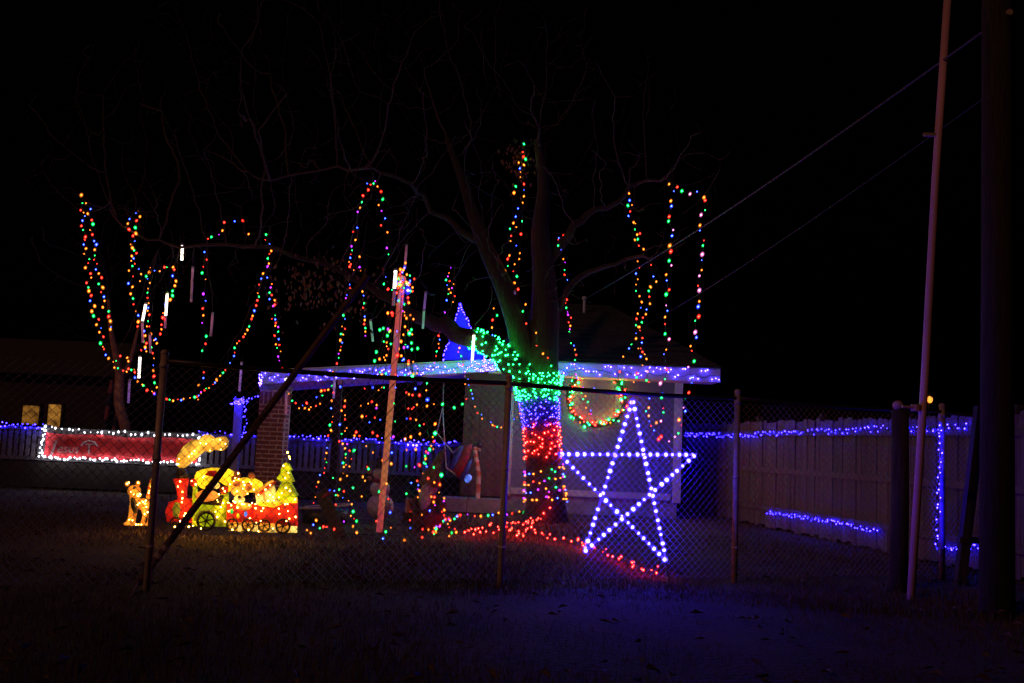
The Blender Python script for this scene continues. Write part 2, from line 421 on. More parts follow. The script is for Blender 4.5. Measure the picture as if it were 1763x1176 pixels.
# ------------------------------------------------------------------ blue star on the fence
def bmesh_led():
    m = MB(); m.ell((0, 0, 0), .0185, 'core_star', 8, 5); m.ell((0, 0, 0), (.028, .028, .032), 'glass_star', 8, 6); return m.mesh('led', True)
led_me = bmesh_led()
SV = dict(T=(1089, 688), R=(1197, 783), BL=(1006, 950), BR=(1147, 966), L=(963, 782))
st = empty('star_light', onfence(1085, 960, .05), 'large five pointed star of blue rope lights on the chain link fence', 'star')
for a, b, off in (('T', 'BL', .05), ('T', 'BR', .065), ('L', 'R', .055), ('R', 'BL', .07), ('L', 'BR', .06)):
    A = onfence(*SV[a], off); B = onfence(*SV[b], off)
    mb = MB(); mb.tube([A + (A - B).normalized() * .02, (A + B) / 2 + Vector((random.uniform(-.004, .004), 0, -.006)), B], .0095, 'rope_tube', 7)
    ro = mb.build('rope', st, True)
    n_ = int((B - A).length / .078)
    for i in range(n_ + 1):
        if random.random() < .04: continue
        t = (i + .3 + random.uniform(-.12, .12)) / (n_ + .6); s_ = random.choice((.75, .9, 1.0, 1.0, 1.12))
        part(led_me, 'led', ro, A.lerp(B, t) + FN * .003, scale=(s_, s_, s_))
mb = MB(); A = onfence(*SV['BR'], .06)
mb.tube([A, A + Vector((.01, -.01, -.09)), A + Vector((.03, -.02, -.17)), G(1140, 991, .02)], .006, 'cord', 5); mb.build('cord', st)

# ------------------------------------------------------------------ house
hs = empty('house', P(1020, 880, 19), 'grey single storey house with a white lit eave and dark hip roof', 'house')
WY = 19.0; xl = P(868, 750, WY).x; xr = P(1172, 750, WY).x
mb = MB(); mb.box(((xl + xr) / 2, WY + 1.5, 1.55), (xr - xl, 3.0, 2.50), 'siding'); mb.build('wall', hs)
# vertical battens of the front siding
bm_ = MB(); bm_.box((0, 0, 0), (.035, .014, 2.1), 'siding'); bme = bm_.mesh('batten')
nb = 8
for i in range(1, nb):
    part(bme, 'batten', hs, (xl + (xr - xl) * i / nb, WY - .006, 1.62))
mb = MB(); mb.box(((xl + xr) / 2, WY + 1.5, .14), (xr - xl - .08, 2.94, .34), 'concrete'); mb.build('foundation', hs)
mb = MB(); mb.box((xl + .075, WY - .02, 1.44), (.17, .05, 2.34), 'trim'); mb.build('corner_board', hs)
mb = MB(); mb.box((xr - .06, WY - .02, 1.44), (.15, .05, 2.34), 'trim'); mb.build('corner_board', hs)
mb = MB(); mb.box(((xl + xr) / 2, WY - .013, .37), (xr - xl - .34, .03, .12), 'trim'); mb.build('skirt_board', hs)
FY = 18.3; zt = 2.80; zb = 2.53
fl = P(842, 620, FY).x; fr = P(1240, 636, FY).x
mb = MB(); mb.box(((fl + fr) / 2, FY, (zt + zb) / 2), (fr - fl, .035, zt - zb), 'trim'); mb.build('fascia', hs)
mb = MB(); mb.box(((fl + fr) / 2, (FY + WY) / 2 + .02, zb + .02), (fr - fl - .01, WY - FY, .03), 'soffit'); mb.build('soffit', hs)
mb = MB()
E = [Vector((fl, FY - .05, zt + .005)), Vector((fr + .03, FY - .05, zt + .005)), Vector((fr + .03, 26, zt + .005)), Vector((fl, 26, zt + .005))]
Rg = [Vector((fl + .9, 22.1, 4.42)), Vector((fr - 1.7, 22.1, 4.42))]
mb.add(E + Rg, [(0, 1, 5, 4), (1, 2, 5), (2, 3, 4, 5), (3, 0, 4)], 'shingle'); 
mb.add([e - Vector((0, 0, .03)) for e in E] , [(3, 2, 1, 0)], 'shingle')
for i in range(14):       # shingle courses stand slightly proud
    t = (i + .5) / 14; a = E[0].lerp(Rg[0], t); b = E[1].lerp(Rg[1], t)
    mb.bar(a + Vector((.02, 0, .012)), b + Vector((-.02, 0, .012)), .13, .012, 'shingle', Vector((0, -.4, 1)))
mb.build('roof', hs)
# house side: cedar planks of the porch recess and a door edge
cx0 = P(797, 740, 18.6).x; cw = (xl - cx0) / 5
cm_ = MB(); cm_.box((0, 0, 0), (cw - .008, .03, 2.3), 'cedar'); cme = cm_.mesh('cladding_plank')
for i in range(5): part(cme, 'cladding_plank', hs, (cx0 + cw * (i + .5), 18.6 + .01 * (i % 2), 1.42))
mb = MB(); mb.box(((cx0 + xl) / 2, 18.66, 1.42), (xl - cx0, .06, 2.3), 'wood_dark'); mb.build('wall_backing', hs)
mb = MB(); mb.box(((cx0 + xl) / 2 - .1, 18.35, .12), (xl - cx0 + .4, .7, .24), 'concrete'); mb.build('step', hs)
# service mast on the roof
mst = P(1006, 523, 21.4)
mb = MB(); mb.tube([mst - Vector((0, 0, .5)), mst + Vector((0, 0, .1))], .03, 'galv', 8); mb.ell(mst + Vector((0, 0, .12)), (.06, .06, .05), 'galv', 8, 5); mb.build('service_mast', hs)

# porch: sloping roof on a brick column and a wooden post
pc = empty('porch', P(470, 880, 15.3), 'low white porch roof edged with blue lights on a brick column', 'porch')
A = P(449, 651, 15.1); B = P(872, 629, 18.25)
A2 = Vector((A.x * 19.2 / 15.1 + .12, 19.2, A.z + .03)); B2 = Vector((B.x, 20.6, B.z + .05))
mb = MB(); th = .15
lowA = [v - Vector((0, 0, th / 2)) for v in (A, B, B2, A2)]; upA = [v + Vector((0, 0, th / 2)) for v in (A, B, B2, A2)]
mb.add(lowA + upA, [(3, 2, 1, 0), (4, 5, 6, 7), (0, 1, 5, 4), (1, 2, 6, 5), (2, 3, 7, 6), (3, 0, 4, 7)], 'soffit'); mb.build('porch_roof', pc)
dab = (B - A); nrm = Vector((dab.y, -dab.x, 0)).normalized()
mb = MB(); mb.bar(A + nrm * .022 + Vector((0, 0, .005)), B + nrm * .022 + Vector((0, 0, .005)), .03, .19, 'trim'); mb.build('porch_fascia', pc)
mb = MB(); mb.bar(A + nrm * .04 + Vector((0, 0, .115)), B + nrm * .04 + Vector((0, 0, .115)), .07, .02, 'trim'); mb.build('drip_edge', pc)
mb = MB()
for t in (.28, .62): mb.bar(A.lerp(B, t) + Vector((0, .1, -.11)), A2.lerp(B2, t) + Vector((0, -.1, -.11)), .07, .09, 'soffit')
mb.build('rafter', pc)
pq = P(581, 672, 16.4); mb = MB(); mb.box((pq.x - .0, 16.5, 1.08), (.115, .115, 2.24), 'wood_dark'); mb.build('porch_post', pc)
# brick column
bcx = P(467, 740, 15.25).x; bcy = 15.40; bw = .405
mb = MB(); mb.box((bcx, bcy, .95), (bw - .010, bw - .010, 1.98), 'mortar'); mortar = mb.build('column_core', pc)
def brick_mesh(L, n='brick'):
    m = MB(); m.box((0, 0, 0), (L, .092, .047), 'brick'); return m.mesh(n)
bL = brick_mesh(.186); bS = brick_mesh(.086); bM = brick_mesh(.19)
zc = .03; k = 0
while zc < 1.70:
    jx = lambda: random.uniform(-.003, .003)
    row = [(-.102, bL), (.102, bL)] if k % 2 == 0 else [(-.1545, bS), (0, bM), (.1545, bS)]
    for dx, m_ in row:
        part(m_, 'brick', pc, (bcx + dx + jx(), bcy - bw / 2 + .046 + jx(), zc))
    part(bM, 'brick', pc, (bcx + bw / 2 - .046 + jx(), bcy + .005, zc), (0, 0, math.pi / 2))
    part(bM, 'brick', pc, (bcx - bw / 2 + .046 + jx(), bcy + .005, zc), (0, 0, math.pi / 2))
    zc += .0677; k += 1
sm = MB(); sm.box((0, 0, 0), (.049, .092, .19), 'brick'); sme = sm.mesh('brick')
for i in range(6): part(sme, 'brick', pc, (bcx - .169 + i * .0676, bcy - bw / 2 + .044, zc + .068))
for i in range(5): part(sme, 'brick', pc, (bcx + bw / 2 - .046, bcy - .11 + i * .0676, zc + .068), (0, 0, math.pi / 2))
mb = MB(); mb.box((bcx, bcy, 1.95), (bw + .02, bw + .02, .07), 'concrete'); mb.build('column_cap', pc)

# deck with white railing behind the yard
RY = 20.0
dk = empty('deck_railing', P(400, 850, RY), 'long weathered baluster railing on a low deck behind the banner', 'railing')
x0 = P(-60, 780, RY).x; x1 = P(792, 780, RY).x; zr = 1.16; zlo = .57
mb = MB(); mb.box(((x0 + x1) / 2, RY, zr), (x1 - x0, .09, .05), 'railing'); mb.build('hand_rail', dk)
mb = MB(); mb.box(((x0 + x1) / 2, RY, zlo), (x1 - x0, .07, .07), 'railing'); mb.build('bottom_rail', dk)
mb = MB(); mb.box(((x0 + x1) / 2, RY + .02, zr - .09), (x1 - x0, .04, .09), 'railing'); mb.build('sub_rail', dk)
bl = MB(); bl.box((0, 0, 0), (.075, .03, zr - zlo - .02), 'railing'); blm = bl.mesh('baluster')
n_ = int((x1 - x0) / .118)
for i in range(n_): part(blm, 'baluster', dk, (x0 + .06 + i * .118, RY - .012, (zr + zlo) / 2 - .02))
mb = MB()
mb.box(((x0 + x1) / 2, RY + .02, .26), (x1 - x0, .05, .50), 'skirt'); mb.build('skirt', dk)
mb = MB(); mb.box(((x0 + x1) / 2, RY + 1.2, .505), (x1 - x0, 2.3, .04), 'wood_dark'); mb.build('deck_floor', dk)
pm = MB(); pm.box((0, 0, 0), (.1, .1, 1.24), 'railing'); pme = pm.mesh('railing_post')
for px in (76, 345, 500, 640, 788): part(pme, 'railing_post', dk, (P(px, 780, RY).x, RY + .06, .62))

# ------------------------------------------------------------------ banner with white lights
c1 = P(79, 758, 19.9); c2 = P(342, 769, 19.9); zt_, zb_ = 1.09, .60
bn = empty('banner', (c1.x, 19.9, .6), 'long red banner with faded pale script framed by white lights', 'banner')
mb = MB(); nxb = 40; vs = []; f = []
for i in range(nxb + 1):
    t = i / nxb; x = c1.x + (c2.x - c1.x) * t
    for j in range(5):
        z = zt_ + (zb_ - zt_) * j / 4 - .015 * math.sin(t * 14) * (1 - j / 4) + (-.02 * math.sin(math.pi * t) if j == 0 else 0)
        vs.append((x, 19.88 + .015 * math.sin(t * 31 + j) + .008 * math.sin(t * 75), z))
for i in range(nxb):
    for j in range(4):
        a = i * 5 + j; f.append((a, a + 1, a + 6, a + 5))
mb.add(vs, f, 'banner'); cl = mb.build('cloth', bn, True)
sf = cl.modifiers.new('thickness', 'SOLIDIFY'); sf.thickness = .004
def text(body, x, z, size, shear, parent, Y=19.845):
    cu = bpy.data.curves.new('lettering', 'FONT'); cu.body = body; cu.size = size; cu.shear = shear; cu.extrude = .003
    o = bpy.data.objects.new('tmp', cu); COL.objects.link(o); dg = bpy.context.evaluated_depsgraph_get()
    me = bpy.data.meshes.new_from_object(o.evaluated_get(dg)); bpy.data.objects.remove(o)
    me.transform(Matrix.Translation((x, Y, z)) @ Matrix.Rotation(math.pi / 2, 4, 'X')); me.materials.clear(); me.materials.append(MATS['banner_ink'])
    t = bpy.data.objects.new('lettering', me); COL.objects.link(t); attach(t, parent); return t
text('J', c1.x + .12, .68, .38, .25, bn); text('esus', c1.x + .25, .71, .25, .25, bn)
text('T', c1.x + .80, .70, .30, .0, bn)
mb = MB(); xx = c1.x + .89
mb.tube([(xx - .16, 19.845, .86), (xx - .10, 19.845, .94), (xx, 19.845, .965), (xx + .10, 19.845, .94), (xx + .16, 19.845, .86)], .012, 'banner_ink', 5)
mb.build('lettering_flourish', bn)

def lights(name, bulbs, cords, label, group=None, cat='light string', base=None, cord_r=.0042):
    """bulbs: (pos, colour, radius, axis)"""
    p0 = Vector(base) if base is not None else bulbs[-1][0]
    e = empty(name, p0, label, cat, group)
    mb = MB()
    for c in cords:
        if len(c) > 1: mb.tube(c, cord_r, 'cord', 4)
    if mb.v: mb.build('cord', e)
    mb = MB()
    for p, col, r, *ax in bulbs: mb.bulb(p, col, r, 1.35 if r < .05 else 1.1, .5, ax[0] if ax else None)
    mb.build('bulbs', e, True, kind='stuff'); return e
def jit(s): return Vector((random.uniform(-s, s), random.uniform(-s, s), random.uniform(-s, s)))
def along(pts, step, jitter=.0, cols=('blue',), r=.02, rv=.25):
    pts = [Vector(p) for p in pts]; out = []; acc = 0; i = 0
    for a, b in zip(pts[:-1], pts[1:]):
        L = (b - a).length
        while acc < L:
            out.append((a.lerp(b, acc / L) + jit(jitter), cols[i % len(cols)], r * random.uniform(1 - rv, 1 + rv))); acc += step; i += 1
        acc -= L
    return out
# white frame of the banner
wf = [Vector((c1.x - .03, 19.83, zt_ + .07)), Vector((c2.x + .02, 19.83, zt_ + .05))]
bl_ = []
tp = [Vector((c1.x + (c2.x - c1.x) * t, 19.82, zt_ + .085 - .04 * math.sin(math.pi * t) + .02 * math.sin(t * 40))) for t in np.linspace(0, 1, 24)]
bt = [Vector((c1.x + (c2.x - c1.x) * t, 19.82, zb_ - .0 + .012 * math.sin(t * 33))) for t in np.linspace(0, 1, 24)]
ls = [Vector((c1.x - .02, 19.82, zt_ + .1)), Vector((c1.x - .05, 19.82, .8)), Vector((c1.x - .04, 19.82, zb_))]
rs_ = [Vector((c2.x + .03, 19.82, zt_ + .06)), Vector((c2.x + .05, 19.82, .8)), Vector((c2.x + .03, 19.82, zb_))]
bl_ += along(tp, .115, .025, ('white',), .022, .4) + along(bt, .062, .022, ('white',), .022, .35) + along(ls, .034, .04, ('white',), .022, .3) + along(rs_, .06, .03, ('white',), .022, .3)
lights('light_string', bl_, [tp, bt, ls, rs_], 'bright white light string framing the red banner')

# ------------------------------------------------------------------ wooden privacy fence at the side
W0 = Vector((5.78, 10.9, 0)); W1 = Vector((3.86, 22.0, 0)); wd = (W1 - W0).normalized(); wn = Vector((-wd.y, wd.x, 0))
if wn.x > 0: wn = -wn                                     # towards the yard
wf_ = empty('board_fence', W0, 'weathered wooden board fence lit by blue string lights beside the house', 'fence')
pl = MB(); vs = [(-.068, -.009, 0), (.068, -.009, 0), (.068, -.009, 1.80), (.045, -.009, 1.83), (-.045, -.009, 1.83), (-.068, -.009, 1.80)]
vs += [(x, .009, z) for x, _, z in vs]
pl.add(vs, [(0, 1, 2, 3, 4, 5), (11, 10, 9, 8, 7, 6)] + [(i, i + 6, (i + 1) % 6 + 6, (i + 1) % 6) for i in range(6)], 'plank'); plm = pl.mesh('plank')
L = (W1 - W0).length; n_ = int(L / .142); ang = math.atan2(wd.y, wd.x)
for i in range(n_):
    p = W0 + wd * (.07 + i * .142) + wn * random.uniform(-.006, .006) + Vector((0, 0, random.uniform(-.03, .03)))
    part(plm, 'plank', wf_, p, (random.uniform(-.006, .006), random.uniform(-.012, .012), ang + random.uniform(-.02, .02)))
for zz in (.32, .98, 1.62):
    mb = MB(); mb.bar(W0 + wn * .035 + Vector((0, 0, zz)), W1 + wn * .035 + Vector((0, 0, zz)), .038, .088, 'plank'); mb.build('rail', wf_)
fp = MB(); fp.box((0, 0, .95), (.09, .09, 1.96), 'wood_dark'); fpm = fp.mesh('fence_post')
for t in (.4, 2.6, 5.0, 7.4, 9.8): part(fpm, 'fence_post', wf_, W0 + wd * t - wn * .062, (0, 0, ang))
# blue mini lights on the fence
def onwood(px, py, off=.075):
    d = ray(px, py); p0 = W0 + wn * off; t = (p0 - CAM).dot(wn) / d.dot(wn); return CAM + d * t
def fence_lights(pix, n, spread, label, r=.0125):
    pts = [onwood(*p) for p in pix]; tot = sum((b - a).length for a, b in zip(pts[:-1], pts[1:]))
    b = along(pts, tot / n, 0, ('ice',), r, .3)
    b = [(p + wd * random.uniform(-.05, .05) + Vector((0, 0, random.uniform(-spread, spread))), c, r_) for p, c, r_ in b]
    lights('light_string', b, [pts], label)
fence_lights([(1179, 748), (1260, 750), (1350, 746), (1450, 742), (1530, 738), (1600, 738), (1697, 732)], 150, .045, 'dense blue mini light string along the top of the board fence')
fence_lights([(1322, 883), (1380, 890), (1440, 899), (1508, 915)], 62, .03, 'dense blue mini light string running low along the board fence')
ff = [(1622, 730), (1617, 770), (1622, 800), (1614, 840), (1616, 880), (1612, 915), (1614, 946)]
p4 = [onfence(x, y, .04) for x, y in ff]
b = [(p + jit(.012), 'ice', random.choice((.010, .013, .016))) for p, _, _ in along(p4, .055, .02)]
lights('light_string', b, [p4], 'blue mini light string winding down a fence post next to the tall metal mast')
fence_lights([(1615, 945), (1640, 943), (1660, 940), (1697, 944)], 26, .03, 'short blue mini light string along the foot of the board fence beside the utility pole')

# ------------------------------------------------------------------ tall mast, gate post, brace post, utility pole, wires
b0 = G(1568, 1024); t0_ = P(1634, -40, b0.y)
mb = MB(); mb.tube([b0 - Vector((0, 0, .05)), b0.lerp(t0_, .33) + Vector((.006, 0, 0)), b0.lerp(t0_, .66) - Vector((.01, 0, 0)), t0_], .037, 'mast', 12)
ms = mb.build('metal_mast', smooth=True); tag(ms, 'tall pinkish metal mast standing by the fence corner', 'mast'); PW[ms.name] = Matrix.Identity(4)
mb = MB(); q = P(1597, 232, b0.y); mb.box(q + Vector((.04, 0, 0)), (.16, .04, .03), 'galv'); mb.build('bracket', ms)
q1 = P(1578, 702, b0.y - .04); q2 = P(1553, 700, b0.y - .04); mb = MB(); mb.tube([q1, q2], .014, 'mast', 8); mb.tube([q1 + Vector((0, .02, -.03)), q1 + Vector((0, .02, .03))], .045, 'mast', 10); mb.build('clamp_arm', ms)
gb = G(1546, 1012); gt = P(1550, 706, gb.y)
mb = MB(); mb.tube([gb - Vector((0, 0, .05)), gb.lerp(gt, .5) + Vector((.01, 0, 0)), gt], [.095, .088, .085], 'wood_dark', 9)
gp = mb.build('gate_post', smooth=True); tag(gp, 'dark round wooden gate post clamped to the tall metal mast', 'post'); PW[gp.name] = Matrix.Identity(4)
mb = MB(); mb.ell(P(1546, 698, gb.y - .03), (.055, .055, .05), 'mast', 10, 7); mb.build('post_cap', gp, True)
d0 = G(1652, 1000); d1 = P(1688, 700, d0.y)
mb = MB(); mb.bar(d0 - Vector((0, 0, .05)), d1, .10, .10, 'wood_dark')
bp_ = mb.build('brace_post'); tag(bp_, 'dark leaning timber with a short cross piece in front of the board fence', 'timber'); PW[bp_.name] = Matrix.Identity(4)
mb = MB(); c_ = P(1674, 930, d0.y - .03); mb.box(c_, (.30, .08, .06), 'wood_dark'); mb.build('cross_piece', bp_)
u0 = G(1716, 1052); u0.z = 0
mb = MB(); mb.tube([u0 - Vector((0, 0, .1)), u0 + Vector((.03, 0, 3)), u0 + Vector((.05, 0, 8.2))], [.145, .13, .11], 'wood_dark', 14)
up_ = mb.build('utility_pole', smooth=True); tag(up_, 'thick dark wooden utility pole at the street edge holding the house wires', 'utility pole'); PW[up_.name] = Matrix.Identity(4)
mb = MB(); at_ = P(1737, 22, u0.y - .12); mb.tube([at_ + Vector((0, .12, 0)), at_ + Vector((0, -.02, 0))], .03, 'galv', 8); mb.build('insulator', up_)
def sag(a, b, s_, n=24):
    return [a.lerp(b, i / n) - Vector((0, 0, s_ * 4 * (i / n) * (1 - i / n))) for i in range(n + 1)]
mat('cable', (.14, .13, .14), .6)
mb = MB(); mb.tube(sag(at_, mst + Vector((0, 0, .1)), .12), .010, 'cable', 5); o = mb.build('service_cable'); tag(o, 'thick overhead service cable from the utility pole to the roof mast', 'cable')
mb = MB(); mb.tube(sag(at_ - Vector((0, 0, .62)), P(1112, 560, 20.5), .10), .0035, 'cable', 5); o = mb.build('telephone_wire'); tag(o, 'thin overhead wire below the service cable reaching the roof', 'cable')
# distant street lamp
lb = P(1601, 760, 55); lb.z = 0
sl = empty('street_lamp', lb, 'distant street lamp glowing orange above the board fence', 'street lamp')
lh = P(1601, 688, 55)
mb = MB(); mb.tube([lb, Vector((lb.x, 55.2, lh.z + .25))], .06, 'black_metal', 8); mb.build('pole', sl)
mb = MB(); mb.tube([Vector((lb.x, 55.2, lh.z + .25)), Vector((lb.x, 54.9, lh.z + .3)), Vector((lb.x, 54.8, lh.z + .15))], .05, 'black_metal', 6); mb.build('arm', sl)
mb = MB(); mb.ell(lh, (.15, .15, .19), 'lamp_glow', 10, 7); mb.build('lamp_globe', sl, True)

# ------------------------------------------------------------------ neighbour's building
nb_ = empty('neighbour_building', P(80, 800, 31), 'dark neighbouring building with two amber lit openings beyond the railing', 'building')
xa = P(-260, 700, 31).x; xb = P(186, 700, 31).x
mb = MB(); mb.box(((xa + xb) / 2, 32.5, 1.4), (xb - xa, 3, 2.8), 'dark_wall'); mb.build('wall', nb_)
mb = MB(); mb.add([(xa - .4, 30.6, 2.78), (xb + .4, 30.6, 2.78), (xb + .4, 34.4, 2.78), (xa - .4, 34.4, 2.78), (xa - .4, 32.5, 4.0), (xb + .4, 32.5, 4.0)], [(0, 1, 5, 4), (2, 3, 4, 5), (1, 2, 5), (3, 0, 4), (3, 2, 1, 0)], 'shingle'); mb.build('roof', nb_)
def opening(x0p, y0p, x1p, y1p, m, nm):
    a = P(x0p, y0p, 30.97); b_ = P(x1p, y1p, 30.97)
    mb = MB(); mb.box(((a.x + b_.x) / 2, 30.985, (a.z + b_.z) / 2), (abs(b_.x - a.x), .02, abs(a.z - b_.z)), m); o = mb.build(nm, nb_)
    mb = MB(); xx0, xx1, zz0, zz1 = min(a.x, b_.x), max(a.x, b_.x), min(a.z, b_.z), max(a.z, b_.z)
    for xq in (xx0 - .03, xx1 + .03): mb.box((xq, 30.96, (zz0 + zz1) / 2), (.06, .05, zz1 - zz0), 'dark_wall')
    mb.box(((xx0 + xx1) / 2, 30.96, zz1 + .03), (xx1 - xx0 + .12, .05, .06), 'dark_wall')
    mb.build(nm.split('_')[0] + '_frame', o)
opening(40, 698, 66, 731, 'window_lit', 'window_pane'); opening(84, 696, 101, 760, 'door_lit', 'door_panel')

# play frame legs by the small tree
pf = empty('swing_frame', P(185, 850, 21.5), 'red and brown slanting swing frame legs behind the banner', 'swing frame')
for (xa_, ya_, xb_, yb_) in ((193, 655, 170, 800), (205, 700, 182, 800)):
    mb = MB(); a = P(xa_, ya_, 21.5); b_ = P(xb_, yb_, 21.5); b_ = a + (b_ - a) * (a.z / (a.z - b_.z)); 
    for i in range(8):
        mb.tube([a.lerp(b_, i / 8), a.lerp(b_, (i + 1) / 8)], .045, 'play_red' if i % 2 == 0 else 'wood_dark', 8)
    mb.build('leg', pf)
mb = MB(); mb.tube([P(193, 657, 21.5), P(206, 700, 21.5)], .04, 'wood_dark', 8); mb.build('cross_bar', pf)

# ------------------------------------------------------------------ trees
def colonise(nodes, parent, attr, step, infl, kill, iters, bias=Vector((0, 0, 0)), start=0):
    N = [np.array(n) for n in nodes]; par = list(parent); A_ = np.array(attr); rg = np.random.default_rng(5)
    alive = np.ones(len(A_), bool); near = np.full(len(A_), -1); nd = np.full(len(A_), 1e9); chk = start
    for it in range(iters):
        arr = np.array(N)
        if chk < len(N):
            new = arr[chk:]; D = np.linalg.norm(A_[:, None] - new[None], axis=2); j = D.argmin(1); dm = D[np.arange(len(A_)), j]
            u = dm < nd; nd[u] = dm[u]; near[u] = j[u] + chk; chk = len(N)
        alive &= nd > kill
        sel = np.where(alive & (nd < infl))[0]
        if len(sel) == 0: break
        acc = {}
        for k in sel:
            d = A_[k] - arr[near[k]]; d /= np.linalg.norm(d) + 1e-9; acc.setdefault(near[k], np.zeros(3)); acc[near[k]] += d
        cnt = 0
        for k, d in acc.items():
            d = d / (np.linalg.norm(d) + 1e-9) + rg.normal(0, .11, 3) + np.array(bias); d /= np.linalg.norm(d) + 1e-9
            N.append(arr[k] + d * step); par.append(k); cnt += 1
        if cnt == 0: break
    return N, par
def chains(N, par, rad, lo, hi):
    """polylines of nodes whose radius lies in lo..hi"""
    kids = {}
    for i, p in enumerate(par):
        if p >= 0: kids.setdefault(p, []).append(i)
    out = []; stack = [(0, None)]
    done = set()
    for i in range(len(N)):
        p = par[i]
        if p < 0 or not (lo <= rad[i] < hi): continue
        main = max(kids[p], key=lambda c: rad[c])
        if main == i and par[p] >= 0 and lo <= rad[p] < hi: continue
        ch = [p, i]; c = i
        while c in kids:
            c2 = max(kids[c], key=lambda c_: rad[c_])
            if not (lo <= rad[c2] < hi): break
            ch.append(c2); c = c2
        out.append(ch)
    return out

def grow_tree(name, label, skel, attr, step, infl, kill, iters, tip, trunk_cut, start, bark='bark', expo=2.2):
    """skel: list of (points, radii, parent_chain, parent_index)"""
    N = []; par = []; fixed = {}; idx = []
    for pts, rads, pc_, pi_ in skel:
        ids = []
        for i, (p, r) in enumerate(zip(pts, rads)):
            if i == 0 and pc_ is not None: ids.append(idx[pc_][pi_]); continue
            par.append(ids[-1] if ids else -1); N.append(np.array(p)); fixed[len(N) - 1] = r; ids.append(len(N) - 1)
        idx.append(ids)
    n0 = len(N)
    N, par = colonise(N, par, attr, step, infl, kill, iters, start=start)
    rad = np.zeros(len(N)); child = np.zeros(len(N))
    for i in range(len(N) - 1, -1, -1):
        r = max(child[i] ** (1 / expo), tip)
        if i in fixed: r = fixed[i]
        rad[i] = r
        if par[i] >= 0: child[par[i]] += r ** expo
    base = N[0]; e = empty(name, (base[0], base[1], 0), label, 'tree')
    def rr(ch):
        out = []
        for a, i in enumerate(ch):
            out.append(rad[i] if a or par[i] < 0 or i in fixed and a else min(rad[i], rad[ch[1]] * 1.15))
        return out
    mb = MB()
    for ch in chains(N, par, rad, trunk_cut, 9):
        r = rr(ch)
        if ch[0] == 0 or True: mb.tube([N[i] for i in ch], r, bark, 12 if max(r) > .08 else 7)
    mb.build('trunk', e, True)
    mb = MB()
    for ch in chains(N, par, rad, 0, trunk_cut): mb.tube([N[i] for i in ch], rr(ch), 'twig', 3 if max(rr(ch)) < .012 else 4, cap=False)
    if mb.v: mb.build('crown', e, True)
    return e, np.array(N), rad

def catmull(pts, rads, sub=5, wob=0):
    P_ = [Vector(p) for p in pts]; out = []; ro = []
    for i in range(len(P_) - 1):
        p0 = P_[max(i - 1, 0)]; p1 = P_[i]; p2 = P_[i + 1]; p3 = P_[min(i + 2, len(P_) - 1)]
        for k in range(sub):
            t = k / sub
            out.append(.5 * ((2 * p1) + (p2 - p0) * t + (2 * p0 - 5 * p1 + 4 * p2 - p3) * t * t + (3 * p1 - p0 - 3 * p2 + p3) * t ** 3)); ro.append(rads[i] + (rads[i + 1] - rads[i]) * t)
    out.append(P_[-1]); ro.append(rads[-1])
    if wob:
        rw = random.Random(len(pts) * 7 + int(out[0].x * 100)); off = Vector()
        for i in range(1, len(out)):
            off = off * .72 + Vector((rw.gauss(0, 1), rw.gauss(0, 1), rw.gauss(0, 1))) * wob; out[i] = out[i] + off
    return out, ro
TB = G(938, 894); TY = TB.y
PXM = TY / F
def T(px, py, dy=0.0): return P(px, py, TY + dy)
tr_p, tr_r = catmull([TB - Vector((0, 0, .1)), T(940, 872), T(936, 830), T(933, 760), T(931, 700), T(928, 655), T(932, 600), T(938, 540), T(936, 470), T(930, 400), T(936, 320), T(925, 240)],
                     [44 * PXM, 34 * PXM, 30 * PXM, 28 * PXM, 29 * PXM, 34 * PXM, 30 * PXM, 25 * PXM, 20 * PXM, 16 * PXM, 11 * PXM, 7 * PXM], 4)
l2_p, l2_r = catmull([T(928, 655), T(905, 610, -.05), T(890, 555, -.1), T(868, 495, -.1), T(838, 430), T(815, 370, .2), T(796, 310, .4), T(770, 240, .6)],
                     [26 * PXM, 23 * PXM, 20 * PXM, 17 * PXM, 14 * PXM, 11 * PXM, 8 * PXM, 5 * PXM], 4)
l3_p, l3_r = catmull([T(924, 668, -.1), T(892, 640, -.2), T(860, 612, -.25), T(825, 592, -.3), T(790, 577, -.3), T(745, 558, -.4), T(690, 530, -.5), T(620, 490, -.6), T(540, 450, -.8), T(450, 425, -1.0), T(360, 420, -1.2), T(270, 415, -1.3), T(200, 390, -1.4)],
                     [24 * PXM, 20 * PXM, 18 * PXM, 17 * PXM, 15 * PXM, 13 * PXM, 9 * PXM, 6 * PXM, 4.5 * PXM, 3.4 * PXM, 2.6 * PXM, 2 * PXM, 1.5 * PXM], 4, .03)
l4_p, l4_r = catmull([l2_p[16], T(790, 400, .3), T(730, 350, .3), T(660, 310, 0), T(560, 290, -.4), T(440, 300, -.7)], [9 * PXM, 6.5 * PXM, 4.5 * PXM, 3.2 * PXM, 2.4 * PXM, 1.6 * PXM], 4, .06)
l5_p, l5_r = catmull([tr_p[32], T(985, 390, -.1), T(1040, 350, -.2), T(1090, 330, -.3), T(1150, 315, -.3)], [10 * PXM, 7 * PXM, 5 * PXM, 3.5 * PXM, 2 * PXM], 4, .05)
l6_p, l6_r = catmull([tr_p[28], T(990, 480, .1), T(1050, 462, .1), T(1120, 448, 0)], [9 * PXM, 6 * PXM, 4 * PXM, 2.5 * PXM], 4, .05)
